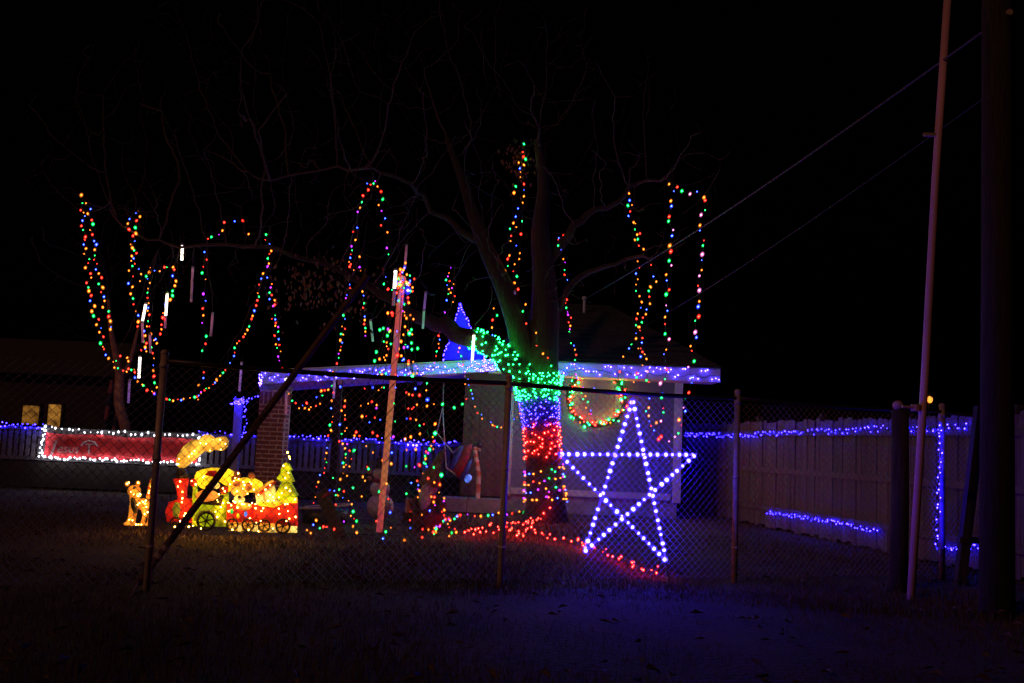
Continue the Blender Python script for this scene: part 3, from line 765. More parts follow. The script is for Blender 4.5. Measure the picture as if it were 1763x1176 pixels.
apex = [(140, 338, 15.6), (150, 342, 15.6), (236, 362, 15.7), (224, 372, 15.7), (300, 458, 15.8), (258, 466, 15.8), (386, 380, 16.0), (418, 378, 16.0), (462, 402, 16.0), (460, 470, 16.0), (352, 440, 16.0), (632, 312, 16.6), (650, 318, 16.6), (615, 395, 16.6), (666, 400, 16.6), (620, 440, 16.6), (775, 458, 17.0), (787, 580, 16.9), (902, 250, 17.1), (968, 402, 17.1), (1084, 330, 16.8), (1150, 314, 17.0), (1212, 337, 17.0), (1122, 452, 17.0),
        (314, 418, 15.9), (332, 455, 15.9), (366, 530, 15.9), (700, 415, 16.4), (732, 495, 16.6), (886, 495, 17.0), (640, 540, 16.6), (757, 565, 16.8), (766, 535, 16.8), (200, 615, 15.6), (396, 600, 16.0)]
attr = []
while len(attr) < 1500:
    v = RNG.uniform(-1, 1, 3)
    if (v ** 2).sum() > 1: continue
    q = np.array((-2.3 + v[0] * 6.1, TY - .6 + v[1] * 3.2, 6.0 + v[2] * 3.1))
    if q[2] < 3.6 + .12 * abs(q[0]) and RNG.random() < .8: continue
    if q[2] < 2.9: continue
    attr.append(q)
attr = np.array(attr)
skel = [(tr_p, tr_r, None, None), (l2_p, l2_r, 0, 20), (l3_p, l3_r, 0, 19), (l4_p, l4_r, 1, 16), (l5_p, l5_r, 0, 32), (l6_p, l6_r, 0, 28)]
big, BN, BR = grow_tree('bare_tree', 'large bare tree with its trunk wrapped in green, blue and red lights', skel, attr, .17, 2.6, .30, 75, .0045, .030, 26)
# twigs reaching each hanging point
mb = MB()
for px, py, Y in apex:
    p = np.array(P(px, py, Y)); ok = np.where(BN[:, 2] > 2.6)[0]; d = np.linalg.norm(BN[ok] - p, axis=1); j = ok[d.argmin()]; a = Vector(BN[j]); b_ = Vector(p)
    n_ = max(3, int((b_ - a).length / .18)); pts = [a.lerp(b_, i / n_) + (jit(.03) if 0 < i < n_ else Vector()) - Vector((0, 0, .05 * math.sin(math.pi * i / n_))) for i in range(n_ + 1)]
    ext = (b_ - a); ext = ext.normalized() * .25 if ext.length > .05 else Vector((.1, 0, .2))
    pts.append(b_ + ext + jit(.05)); rr_ = [max(.004, .010 * (1 - i / (n_ + 2))) for i in range(n_ + 2)]
    mb.tube(pts, rr_, 'twig', 4, cap=False)
    for k in range(3):
        s_ = pts[random.randrange(1, len(pts))]; e_ = s_ + ext * random.uniform(.4, 1.3) + jit(.22); mb.tube([s_, s_.lerp(e_, .5) + jit(.04), e_], [.005, .004, .003], 'twig', 3, cap=False)
mb.build('fine_twig', big, True, kind='stuff')
# a few dead leaves still hanging
mb = MB()
for _ in range(420):
    if random.random() < .75: px, py = random.gauss(555, 50), random.gauss(495, 28)
    else: px, py = random.gauss(893, 16), random.gauss(278, 22)
    c = P(px, py, random.uniform(15.8, 16.9) if px < 700 else 17.2); a = random.uniform(0, 6.28); L = random.uniform(.05, .10)
    d = Vector((math.cos(a) * .5, math.sin(a) * .5, -1)).normalized() * L; s_ = d.cross(Vector((random.uniform(-1, 1), random.uniform(-1, 1), .2))).normalized() * L * .35
    mb.add([c - d * .5, c + s_ , c + d * .6, c - s_ * .8], [(0, 1, 2), (0, 2, 3)], 'dead_leaf')
mb.build('leaf', big, kind='stuff')

# small tree behind the banner
SB = P(222, 830, 21.2); SB.z = 0
sp_, sr_ = catmull([SB, P(217, 745, 21.2), P(205, 695, 21.2), P(206, 655, 21.2), P(203, 630, 21.2), P(190, 560, 21.2), P(185, 480, 21.0)], [.13, .11, .105, .10, .075, .05, .02], 4)
s2_, s2r = catmull([sp_[14], P(222, 628, 21.2), P(240, 560, 21.1), P(262, 500, 21.0)], [.06, .045, .03, .015], 4)
at2 = []
for _ in range(260):
    v = RNG.normal(0, 1, 3); v /= np.linalg.norm(v); v *= RNG.random() ** .4
    at2.append(np.array((P(200, 520, 21.2).x + v[0] * 2.0, 21.1 + v[1] * 1.6, 4.6 + v[2] * 1.8)))
grow_tree('small_tree', 'slim crooked bare tree lit orange behind the red banner', [(sp_, sr_, None, None), (s2_, s2r, 0, 14)], np.array(at2), .15, 2.0, .28, 40, .005, .03, 18, bark='bark_orange_lit')

# ------------------------------------------------------------------ hanging light strings (pixel tracks, each at the depth of the branch it hangs from)
PAT = ['amber', 'green', 'red', 'amber', 'blue', 'amber', 'red', 'green', 'amber', 'red', 'blue', 'amber']
PAT2 = ['red', 'amber', 'violet', 'green', 'red', 'blue', 'amber', 'red', 'green', 'amber', 'violet', 'blue']
def hang(tracks, Y, label, r=.0235, pat=PAT, cat='light string', k0=0, group=None, long=False):
    bulbs = []; cords = []; k = k0
    for t in tracks:
        c = []
        for x, y in t:
            p = P(x, y, Y + random.uniform(-.05, .05)); col = pat[k % len(pat)]; k += 1
            if random.random() < .12: col = random.choice(pat); 
            s_ = random.choice((.45, .55, .65, .8, .9, 1.0, 1.0, 1.1, 1.3))
            bulbs.append((p, col, r * .88 * s_, Vector((.35, 0, 1)) if long else Vector((random.uniform(-.6, .6), random.uniform(-.6, .6), 1)))); c.append(p + Vector((random.uniform(-.015, .015), .02, 0)))
        cords.append(c)
    return lights('light_string', bulbs, cords, label, group, cat, base=bulbs[0][0])
S1 = [[(140, 336), (142, 350), (139, 362), (144, 366), (146, 372), (142, 380), (140, 389), (143, 396), (147, 408), (146, 413), (144, 421), (148, 428), (145, 437), (154, 446), (152, 453), (147, 461), (156, 471), (157, 478), (149, 487), (152, 495), (153, 501), (157, 509), (155, 518), (163, 527), (158, 536), (161, 544), (170, 550), (166, 559), (174, 565), (171, 572), (178, 580), (173, 591), (177, 597), (179, 601), (182, 611), (187, 617), (195, 623), (200, 621), (207, 613)],
      [(148, 350), (156, 360), (151, 368), (158, 379), (160, 386), (155, 396), (159, 404), (162, 415), (166, 421), (163, 430), (163, 440), (162, 447), (167, 454), (165, 464), (170, 471), (175, 478), (170, 489), (177, 495), (174, 503), (179, 511), (180, 518), (177, 529), (187, 536), (187, 545), (190, 553), (191, 563), (190, 567)]]
hang(S1, 15.6, 'long double strand of multicolour bulbs hanging above the white lit corner of the banner')
S1b = [[(197, 633), (203, 634), (212, 638), (218, 640), (219, 616), (221, 622), (221, 635), (226, 637), (231, 636), (232, 641), (232, 650), (237, 657), (245, 662), (247, 664), (253, 672), (262, 674), (266, 678), (273, 684), (287, 687), (292, 688), (298, 690), (306, 688), (312, 689), (316, 687), (327, 685), (335, 684), (339, 683), (341, 688), (342, 681), (346, 677), (352, 672), (355, 669), (360, 668), (367, 662), (370, 659), (373, 654), (379, 647), (384, 642), (388, 637), (390, 632), (396, 625), (403, 613), (404, 607), (404, 599), (408, 591), (412, 587), (419, 580), (422, 575), (426, 568), (429, 562), (433, 549), (435, 544), (438, 535), (441, 526), (443, 517), (446, 511), (444, 505), (446, 490), (450, 480), (453, 471)]]
hang(S1b, 15.9, 'multicolour light string sagging in a deep curve between the trees over the banner', r=.021)
S2 = [[(238, 363), (234, 367), (241, 373), (235, 380), (233, 392), (234, 402), (229, 406), (232, 415), (225, 421), (228, 427), (231, 431), (235, 436), (227, 441), (230, 445), (226, 449), (232, 454), (228, 458), (222, 466), (229, 476), (221, 488), (228, 494), (225, 506), (229, 514), (230, 524), (234, 536), (238, 543), (238, 554), (237, 562)],
      [(223, 377), (220, 385), (222, 395)],
      [(239, 463), (243, 472), (241, 484), (252, 476), (259, 461), (257, 469), (266, 466), (275, 467), (283, 460), (287, 460), (298, 460), (300, 464), (297, 475), (303, 484), (301, 492), (297, 501), (297, 509), (293, 516), (284, 524), (281, 539), (280, 547), (278, 559), (278, 567), (276, 575), (268, 584), (265, 586), (270, 591), (261, 598), (263, 608), (265, 617), (264, 629), (264, 638), (265, 648), (266, 659), (270, 667), (265, 677)],
      [(254, 480), (258, 487), (255, 497), (254, 504), (254, 513), (256, 522), (255, 530), (254, 535), (257, 542), (255, 553), (253, 562), (257, 562), (248, 570), (250, 578), (260, 575), (247, 588), (252, 591), (250, 598), (250, 601), (252, 605), (243, 603)]]
hang(S2, 15.75, 'tangled multicolour light string looped over low twigs around bright white meteor tubes', k0=3)
S3 = [[(386, 383), (383, 397), (377, 404), (364, 408), (358, 411), (352, 434), (356, 447), (350, 459), (348, 470), (354, 481), (350, 506), (354, 518), (349, 531), (350, 543), (348, 556), (355, 579), (354, 592), (348, 604), (345, 628), (351, 641), (350, 651), (342, 663), (346, 675)],
      [(404, 381), (418, 380), (428, 403), (447, 400), (458, 404), (457, 413), (464, 420), (467, 432), (464, 437), (461, 445), (463, 454), (461, 459)],
      [(460, 478), (466, 480), (468, 489), (466, 495), (464, 504), (468, 508), (464, 515), (473, 517), (473, 525), (470, 527), (474, 543), (468, 549), (474, 550), (475, 556), (474, 561), (479, 563), (479, 571), (473, 578), (480, 584), (475, 593), (481, 594), (477, 599), (483, 605), (479, 614), (481, 621), (486, 635)]]
hang(S3, 16.0, 'multicolour light string draped in a round arch above the smoke of the yard train', r=.020, pat=PAT2)
S4 = [[(646, 312), (643, 316), (638, 318), (632, 316), (634, 327), (625, 337), (623, 348), (620, 358), (616, 365), (615, 392), (608, 399), (612, 413), (605, 424), (606, 431), (604, 438), (603, 444), (601, 451), (604, 455), (602, 459), (609, 465), (606, 477), (602, 490), (603, 496), (597, 508), (595, 514), (597, 534), (591, 543), (594, 549), (589, 562), (594, 566), (587, 575), (591, 576), (586, 586), (589, 590), (587, 597), (586, 603), (583, 609), (583, 616), (580, 626), (578, 632)],
      [(650, 321), (656, 330), (659, 343), (652, 353), (657, 363), (663, 376), (656, 388), (667, 400), (666, 427), (669, 438), (659, 463), (664, 477), (661, 489), (668, 498), (675, 499)],
      [(619, 442), (619, 460), (621, 466), (627, 481), (624, 502), (626, 509), (627, 522), (625, 530), (628, 545), (628, 551), (627, 558), (629, 565), (629, 571), (629, 578)]]
hang(S4, 16.6, 'multicolour light string hung as a tall narrow arch over the porch roof', r=.0215, pat=PAT2, k0=2)
S5 = [[(776, 461), (773, 470), (771, 476), (768, 482), (774, 484), (770, 491), (773, 498), (769, 517), (772, 506)], [(781, 489), (778, 496), (776, 504), (783, 510), (780, 520)],
      [(766, 538), (757, 572), (755, 578), (757, 585), (755, 592), (756, 599), (752, 605), (751, 613), (748, 625)], [(787, 585), (788, 592), (791, 599), (789, 606), (794, 613), (797, 628)]]
hang(S5, 16.9, 'short multicolour light string dangling beside the blue lit triangle on the porch roof', r=.017, pat=PAT2)
S6 = [[(902, 248), (900, 262), (893, 280), (895, 290), (896, 296), (896, 305), (888, 321), (885, 332), (892, 359), (888, 373), (884, 384), (889, 391), (878, 394), (880, 406), (879, 415), (889, 423), (877, 440), (874, 446), (874, 458), (869, 467), (867, 489), (857, 499), (861, 510), (850, 531), (856, 543), (848, 551), (847, 564), (848, 577), (836, 583)],
      [(901, 270), (905, 274), (902, 284), (902, 317), (902, 327), (902, 338), (900, 349), (899, 381), (897, 403), (895, 436), (894, 446), (886, 455), (884, 467), (890, 476), (886, 487), (892, 498), (890, 510)]]
hang(S6, 17.0, 'multicolour light string hanging from the highest twig down to the green lit limb', r=.026, k0=1)
hang([[(905, 524), (900, 536), (906, 557), (923, 573), (924, 595), (935, 609), (943, 616), (949, 630)]], 16.75, 'sparse multicolour light string crossing the front of the dark tree trunk', r=.021)
S7 = [[(970, 405), (962, 410), (961, 413), (965, 416), (961, 423), (965, 424), (962, 431), (966, 430), (961, 435), (970, 446), (973, 452), (972, 465), (972, 473), (977, 482), (976, 516), (974, 522), (975, 530), (977, 537), (978, 542), (983, 547), (979, 555), (982, 561), (981, 567), (980, 571), (983, 591), (988, 595), (990, 602), (992, 611), (990, 620), (991, 635), (992, 645), (993, 650), (999, 665), (1000, 672), (1004, 668), (1001, 677)], [(1018, 672), (1023, 669), (1008, 682), (1004, 687), (1012, 692), (1009, 702), (1018, 713), (1017, 707), (1015, 713)]]
hang(S7, 17.1, 'thin multicolour light string falling past the eave in front of the wreath', r=.0165, pat=PAT2, k0=4)
S8 = [[(1083, 333), (1084, 345), (1081, 354), (1088, 353), (1085, 364), (1082, 372), (1091, 383), (1094, 385), (1093, 395), (1102, 402), (1097, 404), (1098, 412), (1093, 413), (1100, 423), (1108, 429), (1098, 450), (1101, 461), (1095, 471), (1098, 481), (1095, 490), (1095, 501), (1101, 510), (1105, 520), (1103, 530), (1098, 540), (1096, 549), (1095, 560), (1099, 563), (1102, 569), (1095, 574), (1095, 583), (1099, 600), (1103, 600), (1106, 606), (1110, 610), (1103, 614), (1106, 629), (1097, 643), (1096, 650), (1091, 658)],
      [(1121, 456), (1125, 476), (1130, 485), (1120, 494), (1117, 501), (1118, 511), (1119, 523), (1113, 533), (1112, 541), (1107, 547), (1105, 555), (1101, 563), (1106, 582), (1105, 590), (1113, 618), (1115, 640), (1113, 655), (1117, 658)], [(1087, 593), (1083, 600), (1073, 614), (1067, 640), (1063, 668), (1067, 672)]]
hang(S8, 16.9, 'multicolour light string tangled down through red lit twigs to the eave', r=.0225, k0=5)
C9 = ['amber', 'blue', 'red', 'green', 'pink', 'blue', 'amber', 'red', 'green', 'pink']
S9 = [[(1152, 317), (1160, 329), (1166, 322), (1174, 329), (1188, 334), (1200, 330), (1212, 340), (1214, 345), (1214, 362), (1207, 370), (1205, 388), (1205, 397), (1212, 414), (1210, 423), (1209, 438), (1208, 448), (1208, 465), (1204, 475), (1202, 492), (1204, 500), (1204, 519), (1202, 528), (1203, 545), (1197, 552), (1197, 572), (1199, 581), (1189, 596), (1191, 604), (1195, 622), (1185, 632), (1191, 650), (1191, 659), (1186, 676), (1180, 685), (1177, 702), (1180, 708), (1169, 723), (1173, 732), (1168, 746), (1162, 752)],
      [(1155, 346), (1156, 355), (1152, 373), (1151, 381), (1159, 396), (1157, 406), (1153, 423), (1155, 433), (1152, 449), (1156, 457), (1147, 473), (1148, 483), (1152, 499), (1147, 507), (1147, 526), (1149, 535), (1145, 546), (1145, 558), (1145, 575), (1152, 584), (1147, 602), (1143, 610), (1148, 636), (1145, 653), (1137, 660), (1140, 678), (1139, 684), (1142, 703), (1142, 710), (1138, 725), (1130, 728), (1126, 741), (1138, 752), (1134, 756), (1152, 760)]]
hang(S9, 16.7, 'double strand of large faceted multicolour bulbs hanging past the right end of the eave'.replace('right end of the eave', 'eave near the board fence'), r=.030, pat=C9, long=True)
hang([[(1113, 680), (1118, 686), (1117, 702), (1112, 708), (1117, 716), (1118, 725), (1121, 733)]], 16.7, 'short end of large multicolour bulbs dangling beside the star tip', r=.026, pat=C9, long=True)

# ------------------------------------------------------------------ wraps on the trunk and limb
def wrap(pts, rads, r0, turns, per, cols, rb, label, lo=0.0, hi=1.0, extra=None):
    n_ = int(turns * per); bulbs = []; cord = []
    pts = [Vector(p) for p in pts]; seg = len(pts) - 1
    for i in range(n_):
        t = lo + (hi - lo) * i / (n_ - 1); q = t * seg; a = min(int(q), seg - 1); fr_ = q - a
        c = pts[a].lerp(pts[a + 1], fr_); rd = rads[a] + (rads[a + 1] - rads[a]) * fr_; d = (pts[a + 1] - pts[a]).normalized()
        x = Vector((1, 0, 0)) - d * d.x; x.normalize(); y = d.cross(x); an = 2 * math.pi * i / per + random.uniform(-.18, .18)
        dr = x * math.cos(an) + y * math.sin(an)
        p = c + dr * (rd + .022 + r0) + d * random.uniform(-.045, .045); cord.append(c + dr * (rd + .012))
        bulbs.append((p, random.choice(cols), rb * random.uniform(.75, 1.2), dr))
    if extra: bulbs += extra
    lights('light_string', bulbs, [cord], label)
wrap(l3_p[2:15], l3_r[2:15], 0, 11, 14, ('leaf',), .0205, 'dense green light string wound around the low slanting tree limb')
gt_p = [T(924, 690), T(925, 668), T(926, 645)]
wrap(gt_p, [.33, .38, .42], 0, 8, 40, ('leaf',), .020, 'thick green light string band around the tree trunk below the fork')
wrap([T(932, 736), T(930, 712), T(928, 688)], [.30, .31, .33], 0, 7, 26, ('ice',), .0165, 'blue light string band around the middle of the tree trunk')
wrap([T(935, 790), T(934, 762), T(932, 732)], [.30, .295, .30], 0, 6, 17, ('ruby',), .0225, 'red light string band around the tree trunk under the blue band')
wrap([T(939, 866), T(938, 838), T(936, 800)], [.34, .32, .31], .01, 4.4, 19, ('amber', 'red', 'blue', 'green', 'amber', 'violet'), .0225, 'loose multicolour light string around the foot of the tree trunk')

# red string running down the trunk and over the lawn to the fence
rp = [(941, 855, 1), (943, 870, 1), (940, 882, 1), (934, 890, 0), (920, 896, 0), (905, 903, 0), (893, 899, 0), (870, 905, 0), (850, 906, 0), (825, 908, 0), (802, 914, 0), (815, 918, 0), (838, 917, 0), (878, 910, 0), (895, 921, 0), (912, 913, 0), (950, 925, 0), (975, 928, 0), (990, 932, 0), (1003, 940, 0), (1030, 948, 0), (1050, 955, 0), (1070, 960, 0), (1088, 967, 0), (1100, 978, 0), (1115, 980, 0), (1124, 984, 0), (1136, 978, 0)]
pts = [(T(x, y, -.42) if k else G(x, y, .05)) for x, y, k in rp]
b = along(pts, .15, .05, ('ruby',), .018, .35)
b = [(Vector((p.x, p.y, max(p.z, .035))), c, r * (.75 if p.y < 12 else 1)) for p, c, r in b]
lights('light_string', b, [pts], 'red light string trailing over the grass from the tree to the star')
mp_ = [G(x, y, .06) for x, y in ((745, 915), (765, 897), (790, 888), (815, 887), (840, 886), (870, 884), (905, 882))]
lights('light_string', along(mp_, .16, .03, ('red', 'amber', 'green', 'blue', 'amber', 'red', 'violet'), .021, .3), [mp_], 'multicolour light string lying on the grass between the gnome and the tree')

# ------------------------------------------------------------------ eave lights
ev = []
for i in range(58):
    t = (i + random.uniform(-.3, .3)) / 57; x = fl + .35 + (fr - fl - .37) * min(max(t, 0), 1)
    ev.append((Vector((x, FY - .045, zb + .05 + random.choice((0, .02, .05, .1, .15, .17)))), 'eave', .019 * random.uniform(.7, 1.35)))
lights('light_string', ev, [[Vector((fl + .35 + (fr - fl - .37) * t, FY - .03, zb + .1 + .03 * math.sin(t * 60))) for t in np.linspace(0, 1, 60)]], 'blue light string stapled along the white house eave')
pv = []
for i in range(92):
    t = (i + random.uniform(-.35, .35)) / 92; t = min(max(t, 0), 1)
    pv.append((A.lerp(B, t) + nrm * .06 + Vector((0, 0, random.uniform(-.09, .07))), 'eave', .0165 * random.uniform(.6, 1.25)))
for i in range(46):
    t = random.gauss(.90, .035); pv.append((A.lerp(B, min(t, .99)) + nrm * .09 + Vector((0, 0, random.uniform(-.08, .14))), 'eave', .017 * random.uniform(.6, 1.2)))
for i in range(16): pv.append((A + nrm * .05 + jit(.02) + Vector((-.03, 0, random.uniform(-.12, .05))), 'eave', .015))
lights('light_string', pv, [[A.lerp(B, t) + nrm * .05 + Vector((0, 0, .03 * math.sin(t * 50))) for t in np.linspace(0, 1, 50)]], 'blue light string along the sloping porch roof edge')
# railing lights
rl = []
def railtrack(xa, xb, n, z=zr + .05):
    for i in range(n):
        px = xa + (xb - xa) * (i + random.uniform(-.4, .4)) / n; rl.append((Vector((P(px, 770, RY).x, RY - .07, z + random.uniform(-.06, .05))), 'ice', .018 * random.uniform(.6, 1.3)))
railtrack(0, 78, 20); railtrack(345, 445, 14); railtrack(496, 790, 62)
for px in (703, 712, 718): rl.append((Vector((P(px, 770, RY).x, RY - .12, zr - .02)), 'ice', .050))
rl.append((Vector((P(550, 768, RY).x, RY - .12, zr + .03)), 'ice', .034))
lights('light_string', rl, [[Vector((x0 + (x1 - x0) * t, RY - .06, zr + .035)) for t in np.linspace(0, 1, 40)]], 'blue light string along the top of the deck railing')
# arbour post with tangled blue lights
ap = P(411, 700, 19.0)
mb = MB(); mb.box((ap.x, 19.0, .92), (.13, .13, 1.86), 'trim'); mb.box((ap.x, 19.0, 1.87), (.17, .17, .04), 'trim'); o = mb.build('arbour_post'); tag(o, 'pale square post with tangled blue lights on top beside the brick column', 'post')
ab = [(P(random.gauss(413, 8), random.gauss(691, 3.5), 18.88), 'ice', .018 * random.uniform(.6, 1.3)) for _ in range(34)]
tk = [P(x, y, 18.9) for x, y in ((425, 690), (430, 686), (440, 683), (448, 680))]; tk2 = [P(x, y, 18.88) for x, y in ((424, 692), (423, 705), (421, 720), (423, 730), (420, 742), (417, 750), (421, 756))]
lights('light_string', ab + along(tk, .06, .02, ('ice',), .016) + along(tk2, .05, .035, ('ice',), .0145), [tk, tk2], 'blue light string bunched on the pale post beside the brick column')

# ------------------------------------------------------------------ blue triangle on the porch roof
tri = empty('light_cone', P(795, 622, 18.6), 'blue glowing cone outlined in lights on the porch roof behind the limb', 'light cone')
ta, tb_, tc_ = P(793, 526, 18.7), P(762, 622, 18.55), P(836, 618, 18.55)
mb = MB(); cc = (tb_ + tc_) / 2; rr0 = (tc_ - tb_).length / 2; n_ = 18; vs = [ta]; 
for i in range(n_): an = 2 * math.pi * i / n_; vs.append(cc + Vector((math.cos(an) * rr0, math.sin(an) * rr0 * .5 + .15, 0)))
mb.add(vs, [(0, 1 + i, 1 + (i + 1) % n_) for i in range(n_)] + [tuple(range(n_, 0, -1))], 'tent_blue'); mb.build('fabric', tri)
mb = MB()
for p, c, r in along([ta, tb_], .045, .02, ('ice',), .019) + along([ta, tc_], .045, .02, ('ice',), .019): mb.bulb(p - Vector((0, .10, 0)), c, r)
for _ in range(6): mb.bulb(ta + jit(.03) - Vector((0, .06, -.02)), 'ice', .02)
mb.build('bulbs', tri, True, kind='stuff')

# ------------------------------------------------------------------ wreath
WCN = P(1027, 687, 18.90); WRX = 49 * 18.86 / F; wz = 46 * 18.86 / F
wr = empty('wreath', WCN - Vector((0, 0, wz)), 'evergreen wreath with red and green lights on the grey house wall', 'wreath')
mb = MB(); mb.tube([WCN + Vector((math.cos(a) * WRX, .02, math.sin(a) * wz)) for a in np.linspace(0, 2 * math.pi, 40)], .035, 'needle', 7); mb.build('ring', wr, True)
mb = MB()
for _ in range(2600):
    a = random.uniform(0, 6.283); c = WCN + Vector((math.cos(a) * WRX, .0, math.sin(a) * wz)); d = jit(1).normalized(); d.y = -abs(d.y) * .6
    c += jit(.03); L = random.uniform(.05, .11); s_ = d.cross(jit(1)).normalized() * .004; mb.add([c - s_, c + s_, c + d * L], [(0, 1, 2)], 'needle')
mb.build('needles', wr, kind='stuff')
mb = MB()
for i in range(78):
    a = 2 * math.pi * i / 78 + random.uniform(-.05, .05); q = random.uniform(.86, 1.12)
    colr = 'leaf' if (i // 3) % 2 == 0 else 'ruby'
    if random.random() < .12: colr = 'amber'
    back = i % 3 == 0; mb.bulb(WCN + Vector((math.cos(a) * WRX * (q if not back else random.choice((.88, 1.12))), .035 if back else random.choice((-.09, -.06)), math.sin(a) * wz * (q if not back else random.choice((.88, 1.12))))), colr, .034 if back else .019 * random.uniform(.7, 1.35))
mb.build('bulbs', wr, True, kind='stuff')

# ------------------------------------------------------------------ pole with painted-in glow and its cone of light strings
pb = G(653, 916); pt_ = P(692, 484, pb.y)
sp = empty('painted_glow_pole', pb, 'leaning pole with red and orange light put into its colour that carries a cone of multicolour light strings', 'pole')
mb = MB(); mb.tube([pb.lerp(pt_, i / 20) for i in range(21)], .043, 'pole_painted_glow', 12); mb.build('shaft', sp, True)
mb = MB(); mb.tube([pb.lerp(pt_, i / 150) + Vector((math.cos(i * .42), math.sin(i * .42), 0)) * .045 for i in range(151)], .005, 'cord', 4); mb.build('spiral_cord', sp)
mb = MB(); mb.ell(pt_ + Vector((0, 0, .03)), (.058, .058, .05), 'stripe_pale', 10, 6); mb.build('finial', sp, True)
topb = [(pt_ + Vector((random.gauss(.03, .07), random.gauss(-.06, .05), random.gauss(-.02, .10))), random.choice(PAT + ['pink', 'amber', 'red']), .016 * random.uniform(.8, 1.4)) for _ in range(44)]
topb.append((pt_ + Vector((.10, -.1, -.14)), 'ice', .045))
lights('light_string', topb, [[p for p, *_ in topb[:12]]], 'tangled bunch of multicolour bulbs at the top of the glowing pole')
ground_ring = []
NS = 12
for i in range(NS):
    an = 2 * math.pi * (i + .35) / NS; rr_ = .93 + random.uniform(-.06, .06)
    g0 = Vector((pb.x + .04 + math.cos(an) * rr_ * 1.0, pb.y + math.sin(an) * rr_ * .9, .03)); t1 = pt_ + Vector((math.cos(an) * .07, math.sin(an) * .07, -.06))
    sg = random.uniform(.05, .16); trk = []
    for k in range(15):
        t = k / 14; q = t1.lerp(g0, t); trk.append(q - Vector((math.cos(an), math.sin(an), 0)) * sg * math.sin(math.pi * t) + Vector((0, 0, -.05 * math.sin(math.pi * t))))
    bb = along(trk, .21, .05, random.sample(PAT + ['violet'], 8), .0155, .4)
    if i == 9: bb.append((trk[4] + Vector((0, -.04, 0)), 'red', .030))
    lights('light_string', bb, [trk], 'multicolour light string slanting from the glowing pole top to the ground ring', group='strings forming the cone around the glowing pole', base=g0)
rg = [Vector((pb.x + .04 + math.cos(a) * .95, pb.y + math.sin(a) * .86, .04)) for a in np.linspace(0, 6.283, 30)]
lights('light_string', along(rg, .27, .06, PAT, .016, .35), [rg], 'ring of multicolour bulbs on the grass around the glowing pole')

big_g = [(P(x, y, 13.0 + .15 * k), 'leaf' if k in (0, 1, 4, 5) else 'green', .030 if k in (0, 1, 4, 5) else .022) for k, (x, y) in enumerate(((705, 574), (710, 648), (654, 568), (667, 578), (749, 746), (760, 818), (648, 606), (719, 600)))]
lights('light_string', big_g, [[p for p, *_ in big_g]], 'few extra bright green bulbs strung among the cone of lights', cord_r=.003)
# porch strings: sagging garland and drops
GA = [[(497, 678), (503, 690), (509, 694), (515, 703), (521, 698), (525, 703), (528, 694), (532, 705), (535, 701), (544, 699), (545, 684), (551, 695), (553, 673), (555, 681), (559, 672), (565, 671), (585, 665)]]
hang(GA, 15.3, 'multicolour light string sagging under the porch roof next to the brick column', r=.021)
D1 = [[(573, 640), (571, 664), (574, 676), (571, 690), (570, 703), (573, 717), (572, 727), (568, 732), (570, 741), (565, 750), (563, 771), (562, 780), (560, 790), (562, 796), (559, 806), (558, 814), (551, 818), (548, 830), (545, 838), (547, 848), (543, 856), (540, 866), (538, 876), (535, 884), (532, 890), (526, 902)]]
hang(D1, 14.9, 'multicolour light string dropping along the dark porch post to the lawn', r=.019)
D2 = [[(586, 666), (594, 690), (593, 700), (588, 707), (594, 715), (594, 722), (585, 731), (597, 737), (594, 742), (588, 747), (584, 760), (590, 764), (596, 756), (594, 772), (602, 776), (595, 782), (595, 788), (605, 790), (589, 797), (592, 804), (591, 815), (584, 843), (592, 846), (582, 853), (590, 857), (600, 862), (578, 869), (598, 882), (604, 888), (610, 893), (588, 908)]]
hang(D2, 14.7, 'multicolour light string hanging freely between the porch post and the glowing pole', r=.019, k0=4)
D3 = [[(800, 648), (803, 654), (806, 653), (801, 661), (807, 663), (811, 672), (813, 678), (803, 687), (814, 686), (818, 700), (822, 711), (829, 714), (830, 721), (835, 726), (845, 727), (848, 732), (852, 734), (856, 735), (863, 736), (868, 733), (885, 722), (890, 718), (895, 712), (899, 707), (904, 700)]]
hang(D3, 17.3, 'multicolour light string drooping from the porch corner past the white trim to the trunk', r=.0165, k0=2)
D4 = [[(702, 520), (703, 545), (705, 574), (708, 600), (711, 648), (713, 668), (702, 675), (728, 665), (736, 692), (748, 697), (761, 696), (781, 702), (796, 695), (749, 730)]]
hang([[(735, 660), (734, 672), (736, 688), (747, 696), (762, 696), (782, 702), (796, 696)]], 14.6, 'short multicolour light string swagged from the swing ropes to the porch wall', r=.027, pat=['green', 'amber', 'blue', 'amber', 'red', 'green'])
hang([[(749, 730), (748, 746), (747, 760), (742, 768), (740, 774), (737, 780), (733, 790), (730, 797), (722, 801), (728, 815), (718, 828), (719, 842), (722, 845), (760, 818), (757, 834), (756, 848), (748, 856), (764, 863), (765, 878), (749, 870)]], 14.0, 'multicolour light string strung over the garden gnome', r=.024, pat=['amber', 'green', 'red', 'amber', 'red', 'violet'])

